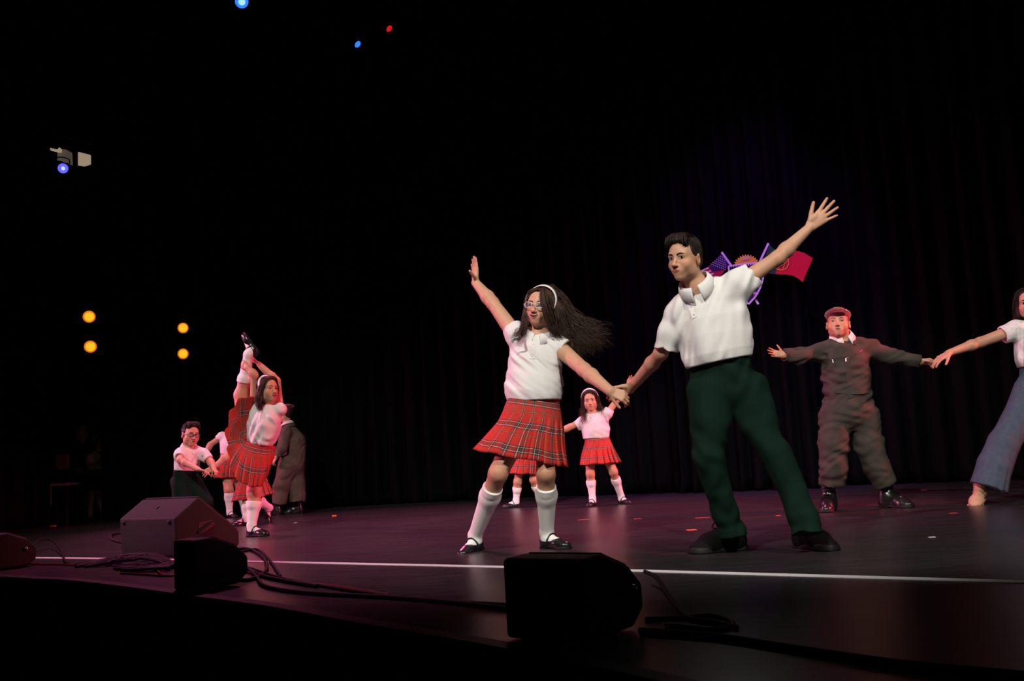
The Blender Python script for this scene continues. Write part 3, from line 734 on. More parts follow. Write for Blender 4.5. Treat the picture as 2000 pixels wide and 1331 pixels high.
    def boy_hair(s, m, quiff=1.0, n=9):
        s.hair_cap('boy'); H = s.hl
        for x in np.linspace(-.050, .050, n):
            c = 1 - (x / .075) ** 2
            s.strands([(H((x, .050, .086 * c ** .3)), .006), (H((x * 1.02, .072, .100 * c ** .4)), .006), (H((x, .060, .108 + .014 * quiff * c)), .005), (H((x * .95, .015, .113 + .010 * quiff * c)), .004), (H((x * .9, -.035, .108)), .004)], 16, .0030, push=.002, rough=.003, seg=10)
        for y in np.linspace(-.025, .03, 4):
            for q in (-1, 1):
                s.strands([(H((q * .03, y, .110)), .006), (H((q * .062, y, .088)), .005), (H((q * .077, y - .002, .055)), .004)], 10, .0028, push=.003, rough=.002, seg=8)
        return s.hair_done(m)
# ------------------------------------------------------------------ the stage
EX = nrm((.82, -.57, 0)); EY = nrm((.57, .82, 0))            # along the stage lip, and upstage
def floor_material():
    m = bpy.data.materials.new('stage_floor'); m.use_nodes = True; MATS['stage_floor'] = m
    nt = m.node_tree; b = nt.nodes['Principled BSDF']; N, L = nt.nodes.new, nt.links.new
    tc = N('ShaderNodeTexCoord'); mp = N('ShaderNodeMapping'); mp.inputs['Rotation'].default_value = (0, 0, math.radians(-8)); mp.inputs['Scale'].default_value = (.9, 7, 1)
    L(tc.outputs['Object'], mp.inputs['Vector'])
    n1 = N('ShaderNodeTexNoise'); n1.inputs['Scale'].default_value = 3; n1.inputs['Detail'].default_value = 8; n1.inputs['Roughness'].default_value = .7; L(mp.outputs[0], n1.inputs['Vector'])
    cr_ = N('ShaderNodeValToRGB'); cr_.color_ramp.elements[0].position = .35; cr_.color_ramp.elements[0].color = (.016, .014, .016, 1); cr_.color_ramp.elements[1].position = .75; cr_.color_ramp.elements[1].color = (.034, .030, .033, 1)
    L(n1.outputs['Fac'], cr_.inputs[0])
    n3 = N('ShaderNodeTexNoise'); n3.inputs['Scale'].default_value = 60; n3.inputs['Detail'].default_value = 2; L(tc.outputs['Object'], n3.inputs['Vector'])
    sp_ = N('ShaderNodeValToRGB'); sp_.color_ramp.elements[0].position = .76; sp_.color_ramp.elements[0].color = (0, 0, 0, 1); sp_.color_ramp.elements[1].position = .80; sp_.color_ramp.elements[1].color = (.25, .22, .22, 1)
    L(n3.outputs['Fac'], sp_.inputs[0])
    ad = N('ShaderNodeMix'); ad.data_type = 'RGBA'; ad.blend_type = 'ADD'; ad.inputs[0].default_value = 1; L(cr_.outputs[0], ad.inputs[6]); L(sp_.outputs[0], ad.inputs[7]); L(ad.outputs[2], b.inputs['Base Color'])
    mr = N('ShaderNodeMapRange'); mr.inputs[3].default_value = .22; mr.inputs[4].default_value = .40; L(n1.outputs['Fac'], mr.inputs[0]); L(mr.outputs[0], b.inputs['Roughness'])
    bp = N('ShaderNodeBump'); bp.inputs['Strength'].default_value = .12; bp.inputs['Distance'].default_value = .004; L(n1.outputs['Fac'], bp.inputs['Height']); L(bp.outputs[0], b.inputs['Normal'])
    b.inputs['Specular IOR Level'].default_value = .45
floor_material()
def velvet(name, col):
    mat(name, col, 1, .02, bump=[((90,) * 3, .3, .002)])
velvet('velvet_black', (.003, .003, .003))
mat('fascia_black', (.008, .008, .008), .8, .2); mat('lip_strip', (.012, .010, .011), .55, .3)
mat('line_white', (.72, .72, .74), .5, .4); mat('black_plastic', (.012, .012, .012), .6, .3, bump=[((260,) * 3, .4, .0015)])
mat('speaker_paint', (.022, .022, .023), .65, .2, bump=[((330,) * 3, .5, .0015)]); mat('grille', (.008, .008, .008), .5, .5)
mat('rubber_black', (.006, .006, .006), .6, .2); mat('cable_red', (.16, .006, .010), .4, .5); mat('silver', (.6, .58, .6), .2, .5, metal=1)
mat('tape_orange', (.75, .13, .03), .5, .4); mat('tape_red', (.6, .05, .05), .5, .4); mat('paper_white', (.7, .7, .7), .7, .3); mat('wall_black', (.004, .004, .004), .95, .1)
edge_px = [(0, 1127), (130, 1134), (250, 1147), (385, 1166), (500, 1181), (600, 1198), (700, 1217)]
edge = [np.array((-9.0, 10.6, 0)), np.array((-5.4, 7.75, 0))] + [fl(*p) for p in edge_px] + [np.array(p + (0,)) for p in ((.12, 2.55), (.62, 1.75), (1.25, .85), (2.2, -.3), (4.0, -2.0), (7.0, -4.5))]
edge = spline(edge, 60); edge[:, 2] = 0
back = [(14, 2, 0), (14, 10, 0), (9, 16, 0), (-12, 22, 0), (-14, 13, 0)]
V = [tuple(p) for p in edge] + back
fo = obj('floor', new_mesh('floor', V, [tuple(range(len(V)))], False), 'stage_floor'); tag(fo, 'glossy black stage floor with pink sheen and scuffs', 'floor', kind='structure')
def wall_strip(name, pts, z0, z1, m, off=0.0):
    P = np.asarray(pts); n = len(P); V = np.vstack([np.c_[P[:, :2], np.full(n, z0)], np.c_[P[:, :2], np.full(n, z1)]]); F = [(i, i + 1, n + i + 1, n + i) for i in range(n - 1)]
    return new_mesh(name, V, F, False)
me = wall_strip('stage_front', edge, -1.15, -.045, 'fascia_black'); o = obj('wall_front', me, 'fascia_black'); tag(o, 'black front face of the stage below its lip', 'wall', kind='structure')
Pn = edge.copy(); T = np.gradient(edge, axis=0); T /= np.linalg.norm(T, axis=1, keepdims=True); Nn = np.stack([T[:, 1], -T[:, 0], T[:, 2]], 1)
if Nn[30] @ EY > 0: Nn = -Nn
prof = [(-.05, .004), (.012, .004), (.016, -.004), (.016, -.044), (0, -.05)]
V = np.stack([edge + Nn * a + np.array((0, 0, z)) for a, z in prof], 1).reshape(-1, 3)
o = obj('trim_1', new_mesh('stage_nosing', V, grid_faces(5, len(edge)), False), 'lip_strip'); tag(o, 'dark nosing strip along the curved stage lip', 'trim', kind='structure')
V = [(-40, -14, -1.15), (40, -14, -1.15), (40, 20, -1.15), (-40, 20, -1.15)]
o = obj('floor_pit', new_mesh('floor_pit', V, [(0, 1, 2, 3)], False), 'wall_black'); tag(o, 'dark auditorium floor below the stage', 'floor', kind='structure')
V = [(-16, 1, 8.6), (16, 1, 8.6), (16, 24, 8.6), (-16, 24, 8.6)]
o = obj('ceiling', new_mesh('ceiling', V, [(3, 2, 1, 0)], False), 'wall_black'); tag(o, 'black stage loft above the lights', 'ceiling', kind='structure')
V = [(-16, 24, -.1), (16, 24, -.1), (16, 24, 8.6), (-16, 24, 8.6)]
o = obj('wall_back', new_mesh('wall_back', V, [(0, 1, 2, 3)], False), 'wall_black'); tag(o, 'black back wall of the stage house', 'wall', kind='structure')
# white curved line on the floor
lp = spline([fl(-120, 1090), fl(0, 1090), fl(250, 1092.5), fl(500, 1098), fl(985, 1108.5), fl(1250, 1116), fl(1600, 1126), fl(2000, 1138), fl(2200, 1145)], 70)
T = np.gradient(lp, axis=0); T /= np.linalg.norm(T, axis=1, keepdims=True); B = np.stack([-T[:, 1], T[:, 0], 0 * T[:, 0]], 1)
V = np.stack([lp - B * .028 + (0, 0, .0005), lp - B * .028 + (0, 0, .0025), lp + B * .028 + (0, 0, .0025), lp + B * .028 + (0, 0, .0005)], 1).reshape(-1, 3)
o = obj('floor_line', new_mesh('floor_line', V, grid_faces(4, 70, True), False), 'line_white'); tag(o, 'long curved white line taped across the stage floor', 'floor tape')
# curtains
def curtain(name, p0, p1, z1, m, label, fold=.22, amp=.05, seed=0, z0=0.0, group=None, puddle=0.0):
    p0, p1 = np.array([*p0, 0.]), np.array([*p1, 0.]); L = np.linalg.norm(p1 - p0); n = max(24, int(L / fold * 10)); rows = 14
    t = np.linspace(0, 1, n); d = (p1 - p0) / L; nn = np.array([d[1], -d[0], 0]); rng = np.random.default_rng(seed); ph = rng.uniform(0, 6.28, 3)
    x = t * L; wv = np.sin(2 * np.pi * x / fold + .8 * np.sin(x * 2.1 + ph[0]) + ph[1]) + .35 * np.sin(2 * np.pi * x / fold * 1.63 + ph[2])
    V = []
    for r in range(rows):
        v = r / (rows - 1); z = z0 + (z1 - z0) * v ** 1.6; a = amp * (1.15 - .5 * v); e = puddle * max(0, 1 - z / .10)
        V.append(p0 + d * x[:, None] + nn * (wv * a + e * (1 + np.sin(x * 31 + ph[1])))[:, None] + np.array((0, 0, 1.)) * (z + (.015 * np.sin(x * 17) * (puddle > 0) + .016) * (r == 0))[:, None])
    V = np.stack(V).reshape(-1, 3); c = (p0 + p1) / 2
    o = obj(name, new_mesh(name, V - c, grid_faces(n, rows)), m, loc=c); md = o.modifiers.new('thickness', 'SOLIDIFY'); md.thickness = .012; md.offset = 0
    return tag(o, label, 'curtain', group)
def xy(px, D): p = at(px, 900, D); return (p[0], p[1])
curtain('backdrop_curtain', xy(382, 13.0), xy(1092, 12.2), 8.2, 'velvet_black', 'wide black backdrop curtain behind the two dancers holding hands', seed=1)
curtain('backdrop_curtain', xy(1080, 11.95), xy(1334, 11.2), 8.2, 'velvet_black', 'black backdrop curtain behind the small girl with the raised arm', seed=2)
curtain('backdrop_curtain', xy(1330, 11.0), xy(1605, 10.45), 8.2, 'velvet_black', 'violet lit black curtain panel behind the flag emblem', fold=.17, amp=.06, seed=3, puddle=.05)
curtain('backdrop_curtain', xy(1600, 10.75), xy(2500, 8.8), 8.2, 'velvet_black', 'black backdrop curtain behind the boy in the maroon cap', seed=4)
curtain('wing_curtain', xy(199, 12.35), xy(338, 12.75), 8.2, 'velvet_black', 'black wing curtain between the amber side lamps', seed=5, amp=.04)
curtain('wing_curtain', xy(-330, 10.0), xy(96, 12.0), 8.2, 'velvet_black', 'dark wing curtain beside the bench in the wings', seed=6, amp=.04)
# ------------------------------------------------------------------ emblem on the violet curtain
ca_, cb_ = np.array([*xy(1330, 11.0), 0]), np.array([*xy(1605, 10.45), 0]); cd_ = nrm(cb_ - ca_); Pn_ = np.array([cd_[1], -cd_[0], 0]); Ppt = (ca_ + cb_) / 2 + Pn_ * .105
mpp = 10.15 / F_PX
def pl(px, py, off=0.0):
    d = ray(px, py); t = ((Ppt - CPOS) @ Pn_) / (d @ Pn_); return CPOS + d * t + Pn_ * off
for nme, c in (('sign_navy', (.03, .03, .10)), ('sign_paper', (.85, .85, .85)), ('sign_gold', (.80, .58, .05)), ('sign_red', (.70, .02, .035)), ('sign_green', (.02, .11, .04)), ('sign_pink', (.85, .80, .62)), ('sign_white', (.85, .85, .82)), ('sign_darkred', (.42, .02, .05))):
    mat(nme, c, .7, .2)                                       # printed colours, lit by the violet overhead lamp
emb = tag(empty('emblem_sign', pl(1462, 597)), 'violet lit shield emblem with crossed flags hanging on the curtain', 'sign'); EB = np.array(emb.location)
def flat(name, pts, m, off, parent=emb, th=.006):
    n = len(pts); A = np.array([pl(x, y, off) for x, y in pts]); Bk = np.array([pl(x, y, off - th) for x, y in pts])
    ar = sum(pts[i][0] * pts[(i + 1) % n][1] - pts[(i + 1) % n][0] * pts[i][1] for i in range(n))
    idx = list(range(n)); F = [tuple(idx), tuple(2 * n - 1 - i for i in range(n))] + [(i, n + i, n + (i + 1) % n, (i + 1) % n) for i in range(n)]
    return obj(name, new_mesh(name, np.vstack([A, Bk]) - EB, F, False), m, parent)
def bar(name, pts, wd, m, off, parent=emb):
    P = np.array(pts, float); T = np.gradient(P, axis=0); T /= np.linalg.norm(T, axis=1, keepdims=True); B_ = np.stack([-T[:, 1], T[:, 0]], 1) * wd / 2
    return flat(name, [tuple(p) for p in P + B_] + [tuple(p) for p in (P - B_)[::-1]], m, off, parent)
right = [(1490, 515), (1491.5, 530), (1491, 545), (1486, 562), (1477, 579), (1463, 595)]; left = [(1450, 583), (1436, 566), (1428, 549), (1425, 533), (1424, 521)]
outl = [tuple(p) for p in spline(right, 14)] + [tuple(p) for p in spline(left, 12)]
shd = flat('shield', outl, 'sign_navy', .02); bar('shield_border', spline(right, 16), 3.2, 'sign_paper', .032, shd); bar('shield_border', spline([(1463, 595)] + left, 16), 3.2, 'sign_paper', .032, shd)
bar('shield_border', [(1424, 521), (1457, 516), (1490, 514)], 2.4, 'sign_paper', .03, shd)
sc_ = [(1459 + (25 + 1.8 * math.cos(a * 30)) * math.cos(a), 523 - (24 + 1.8 * math.cos(a * 30)) * math.sin(a)) for a in np.linspace(-.12, math.pi + .02, 110)]
seal = flat('gold_seal', sc_, 'sign_gold', .012)
def lettering(name, txt, px, py, size_px, ang, m, off, parent):
    cu = bpy.data.curves.new(name, 'FONT'); cu.body = txt; cu.align_x = 'CENTER'; cu.align_y = 'CENTER'; cu.size = 1; cu.extrude = .03
    o = bpy.data.objects.new(name, cu); COL.objects.link(o); bpy.context.view_layer.update()
    me = bpy.data.meshes.new_from_object(o.evaluated_get(bpy.context.evaluated_depsgraph_get())); bpy.data.objects.remove(o); bpy.data.curves.remove(cu)
    V = np.array([v.co for v in me.vertices]); ca, sa = math.cos(ang), math.sin(ang)
    W = np.array([pl(px + size_px * (v[0] * ca + v[1] * sa), py + size_px * (v[0] * sa - v[1] * ca), off + v[2] * .06) for v in V])
    for i, v in enumerate(me.vertices): v.co = W[i] - EB
    return obj(name, me, m, parent)
lettering('lettering', '1868', 1456, 506, 8.5, -.14, 'sign_pink', .02, seal)
for k, x in enumerate(np.linspace(1429, 1486, 13)): bar('letter_mark', [(x, 523 - k * .45), (x + .6, 518.6 - k * .45)], 2.2, 'sign_paper', .032, shd)
for k, x in enumerate(np.linspace(1447, 1479, 12)): bar('letter_mark', [(x, 578 + 2 * math.sin(k * 2.2) - k * .2), (x + 1.5, 574 + 2 * math.cos(k * 1.7) - k * .2), (x + 3, 577 + 1.5 * math.sin(k * 3.1) - k * .2)], 1.5, 'sign_paper', .03, shd)
flat('eagle', [(1462, 549), (1468, 551), (1473, 556), (1478, 553), (1482, 550), (1484, 546), (1483, 556), (1478, 559), (1472, 560), (1465, 556)], 'sign_white', .03, shd)
for k in range(5): bar('shield_stripe', [(1467.5 + k * 3, 559 - k * .3), (1468.5 + k * 2.4, 565 - abs(k - 2) * .8)], 1.4, 'sign_pink', .034, shd)
bar('flag_pole', [(1409.5, 493), (1445, 542.5), (1481.5, 594.5)], 4.2, 'sign_paper', .004); bar('flag_pole', [(1501, 475.5), (1473, 535), (1445, 594)], 4.0, 'sign_paper', .006)
usf = flat('stars_flag', [(1407.5, 497), (1424, 517), (1417, 527), (1405, 545), (1383, 556), (1372, 545), (1364, 533), (1384, 521), (1398, 511)], 'sign_darkred', .010)
flat('canton', [(1407.5, 497), (1423.5, 516.5), (1417, 527), (1393, 531), (1385, 522), (1399, 511)], 'sign_navy', .014, usf)
for k in range(5): bar('flag_stripe', [(1365.5 + k * 4.2, 533 + k * 5.2), (1375 + k * 4.4, 527.5 + k * 5.4), (1384.5 + k * 4.8, 524 + k * 5.6)], 2.7, 'sign_pink', .014, usf)
for r in range(6):
    for c in range(3 + r):
        x, y = 1407.5 - r * 3.6 + c * 4.0, 501.5 + r * 3.6 + c * 1.55 - r * .6
        if x < 1420 + r * .3 and y < 529: flat('star', [(x + (1.25 if q % 2 == 0 else .55) * math.sin(q * math.pi / 5), y - (1.25 if q % 2 == 0 else .55) * math.cos(q * math.pi / 5)) for q in range(10)], 'sign_white', .018, usf)
ptf = flat('red_green_flag', [(1530, 493.5), (1542, 491), (1556, 490.5), (1570, 494), (1588, 505), (1578, 528), (1568, 552), (1560, 545), (1549, 539), (1536, 537), (1515, 536), (1521, 516)], 'sign_red', .010)
flat('green_field', [(1503, 477), (1508, 484), (1518, 490), (1530, 493.5), (1521, 516), (1515, 536), (1504, 535), (1491, 530), (1494, 505)], 'sign_green', .010, ptf)
aa = np.linspace(0, 2 * math.pi, 30)
bar('gold_ring', [(1526 + 15 * math.cos(a), 514 + 14.5 * math.sin(a)) for a in aa], 1.6, 'sign_gold', .016, ptf); bar('gold_band', [(1526 + 15 * math.cos(a), 514 + 6 * math.sin(a) - 7 * math.cos(a)) for a in aa], 1.1, 'sign_gold', .017, ptf); bar('gold_band', [(1526 + 6.5 * math.cos(a), 514 + 14.5 * math.sin(a)) for a in aa], 1.1, 'sign_gold', .017, ptf)
sh2 = flat('coat_of_arms', [(1519.5, 507), (1527, 504.5), (1532, 507), (1531.5, 514), (1527, 520), (1521, 520.5), (1518, 515)], 'sign_paper', .022, ptf)
for x, y in ((1525.5, 509), (1521.7, 513), (1525.5, 513), (1529.3, 513), (1525.5, 517)): flat('roundel', [(x + 1.2 * math.cos(a), y + 1.2 * math.sin(a)) for a in np.linspace(0, 2 * math.pi, 8, endpoint=False)], 'sign_navy', .026, ptf)
# ------------------------------------------------------------------ lamps
mat('lens_amber', (.9, .3, .02), .3, .5, emit=(1.0, .52, .02), es=1.05); mat('rim_amber', (.6, .1, .01), .3, .5, emit=(1.0, .20, .005), es=.8)
mat('lens_blue', (.05, .1, .9), .3, .5, emit=(.02, .16, 1.0), es=1.6); mat('lens_violet', (.1, .1, .9), .3, .5, emit=(.10, .07, 1.0), es=1.8); mat('lens_core', (.3, .5, 1), .3, .5, emit=(.22, .42, 1.0), es=2.0); mat('lens_red', (.8, .02, .03), .3, .5, emit=(.75, .008, .012), es=.9)
mat('lamp_black', (.006, .006, .006), .6, .35)
def lamp(px, py, D, r_px, aim, label, kind, core=None, cs=1.0):
    P0 = at(px, py, D); r = r_px * D / F_PX; d = nrm(np.asarray(aim, float) - P0); M = Vector(d).to_track_quat('Z', 'Y').to_matrix().to_4x4()
    root = tag(empty('stage_lamp', P0), label, 'stage lamp', 'stage lamps'); root.rotation_euler = M.to_euler()
    V, F = lathe([(r * .6, -r * 6), (r * 1.05, -r * 5.4), (r * 1.15, -r * 2.2), (r * 1.15, 0), (r * 1.25, .004), (r * 1.25, r * .45), (r * 1.10, r * .45), (r * 1.06, -r * .1), (r * .2, -r * .12)]); obj('housing', new_mesh('lamp_housing', V, F), 'lamp_black', root)
    V, F = lathe([(r * 1.03, -r * .08), (r * 1.03, r * .05), (r * .80, r * .16), (r * .4, r * .24), (r * .05, r * .26)]); le = obj('lens', new_mesh('lamp_lens', V, F), kind, root)
    if core: V, F = lathe([(r * .80 * cs, r * .10), (r * .78 * cs, r * .22), (r * .45 * cs, r * .28), (r * .05, r * .30)]); obj('lens_centre', new_mesh('lens_centre', V, F), core, le)
    yk = spline([(r * 1.3, 0, -r * 2.5), (r * 1.5, r * 1.6, -r * 2.5), (0, r * 2.1, -r * 2.5), (-r * 1.5, r * 1.6, -r * 2.5), (-r * 1.3, 0, -r * 2.5)], 16); V, F = tubes([yk], [r * .12], 6); obj('yoke', new_mesh('lamp_yoke', V, F), 'lamp_black', root)
    return root
aimc = (0.2, 3.5, .9)
lamp(174, 619, 12.9, 11.5, aimc, 'upper amber lamp on the pole over the wing bench', 'rim_amber', 'lens_amber'); lamp(176.5, 677.5, 12.9, 11.5, aimc, 'lower amber lamp on the pole over the wing bench', 'rim_amber', 'lens_amber')
lamp(357.5, 641, 13.1, 10, aimc, 'upper amber lamp above the small boy with glasses', 'rim_amber', 'lens_amber'); lamp(357.5, 691.5, 13.1, 10, aimc, 'lower amber lamp above the small boy with glasses', 'rim_amber', 'lens_amber')
lamp(123, 329, 13.0, 9.5, (1.5, 1, -1), 'violet lamp in front of the lit window', 'lens_violet', 'lens_core', .6)
lamp(472, 3, 10.5, 13, (1, 2.0, -1.5), 'blue lamp hung highest over the stage', 'lens_blue', 'lens_core', .7); lamp(698, 86, 11.5, 7, (3.0, 7.6, 0), 'small blue lamp hung beside the red lamp', 'lens_blue'); lamp(759.5, 55.5, 11.5, 7, (3.4, 7.6, 0), 'small red lamp hung over the stage', 'lens_red')
mat('pole_grey', (.03, .03, .028), .6, .2)
for px, D, py0, lab in ((357, 13.5, 600, 'tall lamp pole behind the small boy with glasses'), (176, 13.45, 560, 'tall lamp pole standing by the wing bench')):
    b = at(px, 900, D); b[2] = 0; top_ = at(px, py0, D)[2]; root = tag(empty('lamp_pole', b), lab, 'lamp pole'); 
    for dx in (-.075, .075):
        V, F = lathe([(.024, 0), (.024, top_)], 12); obj('tube', new_mesh('pole_tube', V, F), 'pole_grey', root, loc=(dx, 0, 0))
    for z in np.arange(.35, top_, .42): obj('rung', box_mesh('rung', (-.075, -.012, z - .012), (.075, .012, z + .012)), 'pole_grey', root)
    obj('base_plate', box_mesh('base_plate', (-.14, -.14, 0), (.14, .14, .02), .004), 'lamp_black', root)
# lighting pipes with the hung lamps
l1, l2, l3 = at(472, 3, 10.5), at(698, 86, 11.5), at(759.5, 55.5, 11.5); dl = nrm(l3 - l2)
for a, b_, lab in ((l1 - EX * .9 + (0, 0, .165), l1 + EX * .9 + (0, 0, .165), 'black pipe carrying the highest blue lamp'), (l2 - dl * .5 + (0, 0, .10), l3 + dl * .5 + (0, 0, .10), 'black pipe carrying the small blue and red lamps')):
    V, F = tubes([np.stack([a, b_])], [.022], 8); o = obj('lighting_pipe', new_mesh('lighting_pipe', V, F), 'wall_black'); tag(o, lab, 'pipe')
    for f_ in (.1, .9):
        q0 = a * (1 - f_) + b_ * f_; V, F = tubes([np.stack([q0, (q0[0], q0[1], 8.6)])], [.006], 5); obj('hanging_wire', new_mesh('hanging_wire', V, F), 'wall_black', o)
# lit windows of the side gallery
gal = tag(empty('side_gallery', at(140, 345, 14.2)), 'dim gallery with two lit openings above the wings', 'gallery'); GB = np.array(gal.location); mat('gallery_glow', (.5, .42, .33), .8, .3, emit=(.30, .235, .165), es=1.0); mat('gallery_dim', (.3, .26, .22), .8, .3, emit=(.055, .045, .035), es=1.0); mat('gallery_dark', (.010, .009, .010), .8, .3)
def gal_poly(name, pts, m, D=14.2, th=.04, parent=gal):
    n = len(pts); A = np.array([at(x, y, D) for x, y in pts]); Bk = A + np.array((0, th, 0)); F = [tuple(range(n)), tuple(range(2 * n - 1, n - 1, -1))] + [(i, n + i, n + (i + 1) % n, (i + 1) % n) for i in range(n)]
    return obj(name, new_mesh(name, np.vstack([A, Bk]) - GB, F, False), m, parent)
gal_poly('opening', [(150, 300), (154, 297), (175.5, 302.5), (175.5, 320), (163, 324), (151, 322)], 'gallery_glow'); gal_poly('opening', [(112, 291), (128, 292), (138, 297), (141, 305), (140, 322), (128, 318), (112, 313)], 'gallery_dim'); gal_poly('light_tube', [(98, 289), (112, 292), (116, 288), (119, 291), (118, 297), (113, 297), (98, 293)], 'gallery_glow', 14.1)
gal_poly('mullion', [(141, 290), (150, 292), (150, 345), (143, 345)], 'gallery_dark', 14.15); gal_poly('parapet', [(60, 316), (230, 334), (230, 1003), (60, 1013)], 'wall_black', 14.35, .1); V, F = tubes([np.stack([at(123, 322, 13.1), at(130, 320, 13.7), at(146, 330, 14.16)])], [.015], 6); obj('lamp_arm', new_mesh('lamp_arm', V - GB, F), 'wall_black', gal)
V, F = tubes([np.stack([at(100, 259, 14.0), at(182, 281, 14.0)])], [.02], 8); obj('rail', new_mesh('gallery_rail', V - GB, F), 'pole_grey', gal)
# ------------------------------------------------------------------ speakers
def extrude_profile(name, prof, x0, x1, bev=.008):
    bm = bmesh.new(); a = [bm.verts.new((x0, y, z)) for y, z in prof]; b = [bm.verts.new((x1, y, z)) for y, z in prof]; n = len(prof)
    bm.faces.new(a); bm.faces.new(b[::-1]); [bm.faces.new((a[i], b[i], b[(i + 1) % n], a[(i + 1) % n])) for i in range(n)]
    bmesh.ops.recalc_face_normals(bm, faces=bm.faces[:])
    if bev: bmesh.ops.bevel(bm, geom=bm.edges[:], offset=bev, segments=3, affect='EDGES', profile=.5)
    me = bpy.data.meshes.new(name); bm.to_mesh(me); bm.free(); return me
def stage_box(name, O, label, cat, group=None, rot=0.0):
    root = tag(empty(name, O), label, cat, group); root.rotation_euler = (0, 0, math.atan2(EX[1], EX[0]) + rot); return root
O = fl(346, 1088); wd = stage_box('monitor_wedge', O, 'large grey wedge monitor in front of the kicking girl', 'speaker')
prof = [(0, 0), (-.012, .245), (.17, .365), (.50, .115), (.50, .03), (.47, 0)]; Lw = .60
obj('cabinet', extrude_profile('wedge_cabinet', prof, -Lw, 0, .010), 'speaker_paint', wd)
gr = [(.176, .366), (.186, .373), (.502, .134), (.495, .125)]; obj('grille', extrude_profile('wedge_grille', gr, -Lw + .02, -.02, .002), 'grille', wd)
hb = obj('handle_cup', extrude_profile('handle_cup', [(.16, .13), (.20, .13), (.30, .17), (.28, .21), (.17, .20)], -.004, .004, .002), 'grille', wd); V, F = tubes([spline([(.006, .16, .14), (.02, .20, .165), (.006, .27, .20)], 8)], [.008], 6); obj('handle', new_mesh('wedge_handle', V, F), 'black_plastic', hb)
for x in (-Lw + .05, -.06): 
    V, F = lathe([(.014, 0), (.014, .006), (.004, .008)], 12); o = obj('screw_cap', new_mesh('screw_cap', V, F), 'black_plastic', wd, loc=(x, -.012, .22)); o.rotation_euler = (math.pi / 2, 0, 0)
V, F = tubes([spline([(-.31, .07, .300), (-.305, .08, .312), (-.30, .09, .315)], 6)], [.004], 5); obj('badge', new_mesh('wedge_badge', V, F), 'lamp_black', wd)
def fill_speaker(O, label, sc_=1.0, rot=0.0, ln=.27, dp=1.0, plug=True):
    r = stage_box('fill_speaker', O, label, 'speaker', 'small black fill speakers along the stage lip', rot); pr = [(0, .004), (.0, .232), (.10, .236), (.235, .185), (.30, .125), (.30, .05), (.24, .004)]; pr = [(a * sc_ * dp, b * sc_) for a, b in pr]
    obj('cabinet', extrude_profile('fill_cabinet', pr, -ln * sc_, 0, .014), 'black_plastic', r)
    obj('grille', extrude_profile('fill_grille', [(.105 * sc_ * dp, .234 * sc_), (.11 * sc_ * dp, .238 * sc_), (.24 * sc_ * dp, .188 * sc_), (.235 * sc_ * dp, .180 * sc_)], -(ln - .015) * sc_, -.015 * sc_, .002), 'grille', r)
    for x in (-ln + .035, -.04): 
        V, F = lathe([(.012, 0), (.012, .005)], 10); obj('foot', new_mesh('rubber_foot', V, F), 'rubber_black', r, loc=(x * sc_, .05 * sc_, 0)); obj('foot', bpy.data.meshes[obj_last()], 'rubber_black', r, loc=(x * sc_, .2 * sc_, 0))
    if not plug: return r
    V, F = lathe([(.014, 0), (.014, .010), (.010, .022), (.008, .024)], 12); o = obj('cable_plug', new_mesh('cable_plug', V, F), 'silver', r, loc=(0, .22 * sc_ * dp, .12 * sc_)); o.rotation_euler = (0, math.pi / 2, 0)
    return r
def obj_last(): return [m.name for m in bpy.data.meshes if m.name.startswith('rubber_foot')][-1]
fill_speaker(fl(1150, 1262), 'small black speaker with a cable plug, nearest the stage lip', .98, 0, .28, 1.12)
fill_speaker(fl(379, 1158), 'small black speaker in front of the large wedge monitor', .98, 0, .15, 1.05, False); fill_speaker(fl(-16, 1117), 'small black speaker at the far end of the stage lip', .95, 0, .16, 1.0)
# ------------------------------------------------------------------ cables
def cable(pts, r, label, m='rubber_black', n=60, group='cables on the stage floor', closed=False):
    P = []
    for p in pts: q = fl(p[0], p[1], 0); P.append(q + np.array((0, 0, r + (p[2] if len(p) > 2 else 0))))
    Q = spline(P, n); Q[:, 2] = np.maximum(Q[:, 2], r * .9); b = Q[0].copy(); b[2] = 0
    V, F = tubes([Q], [r], 8); o = obj('cable', new_mesh('cable', V - b, F), m, loc=b); return tag(o, label, 'cable', group)
cable([(300, 1085), (262, 1068), (222, 1058), (218, 1048), (240, 1044), (270, 1050)], .010, 'black cable looping out beside the large wedge')
cable([(280, 1072), (310, 1092), (330, 1104), (345, 1110)], .010, 'short black cable beneath the large wedge')
rs = np.random.default_rng(3)
for k in range(11):
    a = rs.uniform(-1, 1, 10); cable([(162 + 14 * a[0], 1108 + 3 * a[1]), (200 + 12 * a[2], 1103 + 6 * a[3], .01), (246 + 14 * a[4], 1101 + 8 * a[5], .03), (290 + 14 * a[6], 1100 + 7 * a[7], .025), (330 + 8 * a[8], 1108 + 5 * a[9], .01), (300 + 16 * a[1], 1116 + 3 * a[3], .01), (235 + 20 * a[5], 1116 + 3 * a[7])], .009, 'black cable in the heap beside the small speaker', n=50)
cable([(446, 1136), (490, 1136), (520, 1118), (514, 1092), (486, 1076), (458, 1078), (462, 1098), (505, 1126), (560, 1140), (620, 1150)], .0095, 'thick black cable coiled beside the small speaker', n=110)
cable([(455, 1085), (500, 1076), (525, 1096), (548, 1130)], .008, 'black cable arching out from the coil'); cable([(470, 1100), (500, 1130), (520, 1150), (600, 1163), (760, 1172), (880, 1182), (985, 1194), (1080, 1206)], .009, 'long black cable running along the stage lip', n=80)
cable([(480, 1110), (560, 1135), (700, 1160), (830, 1176), (990, 1186), (1080, 1196)], .007, 'thin black cable beside the long cable', n=80)
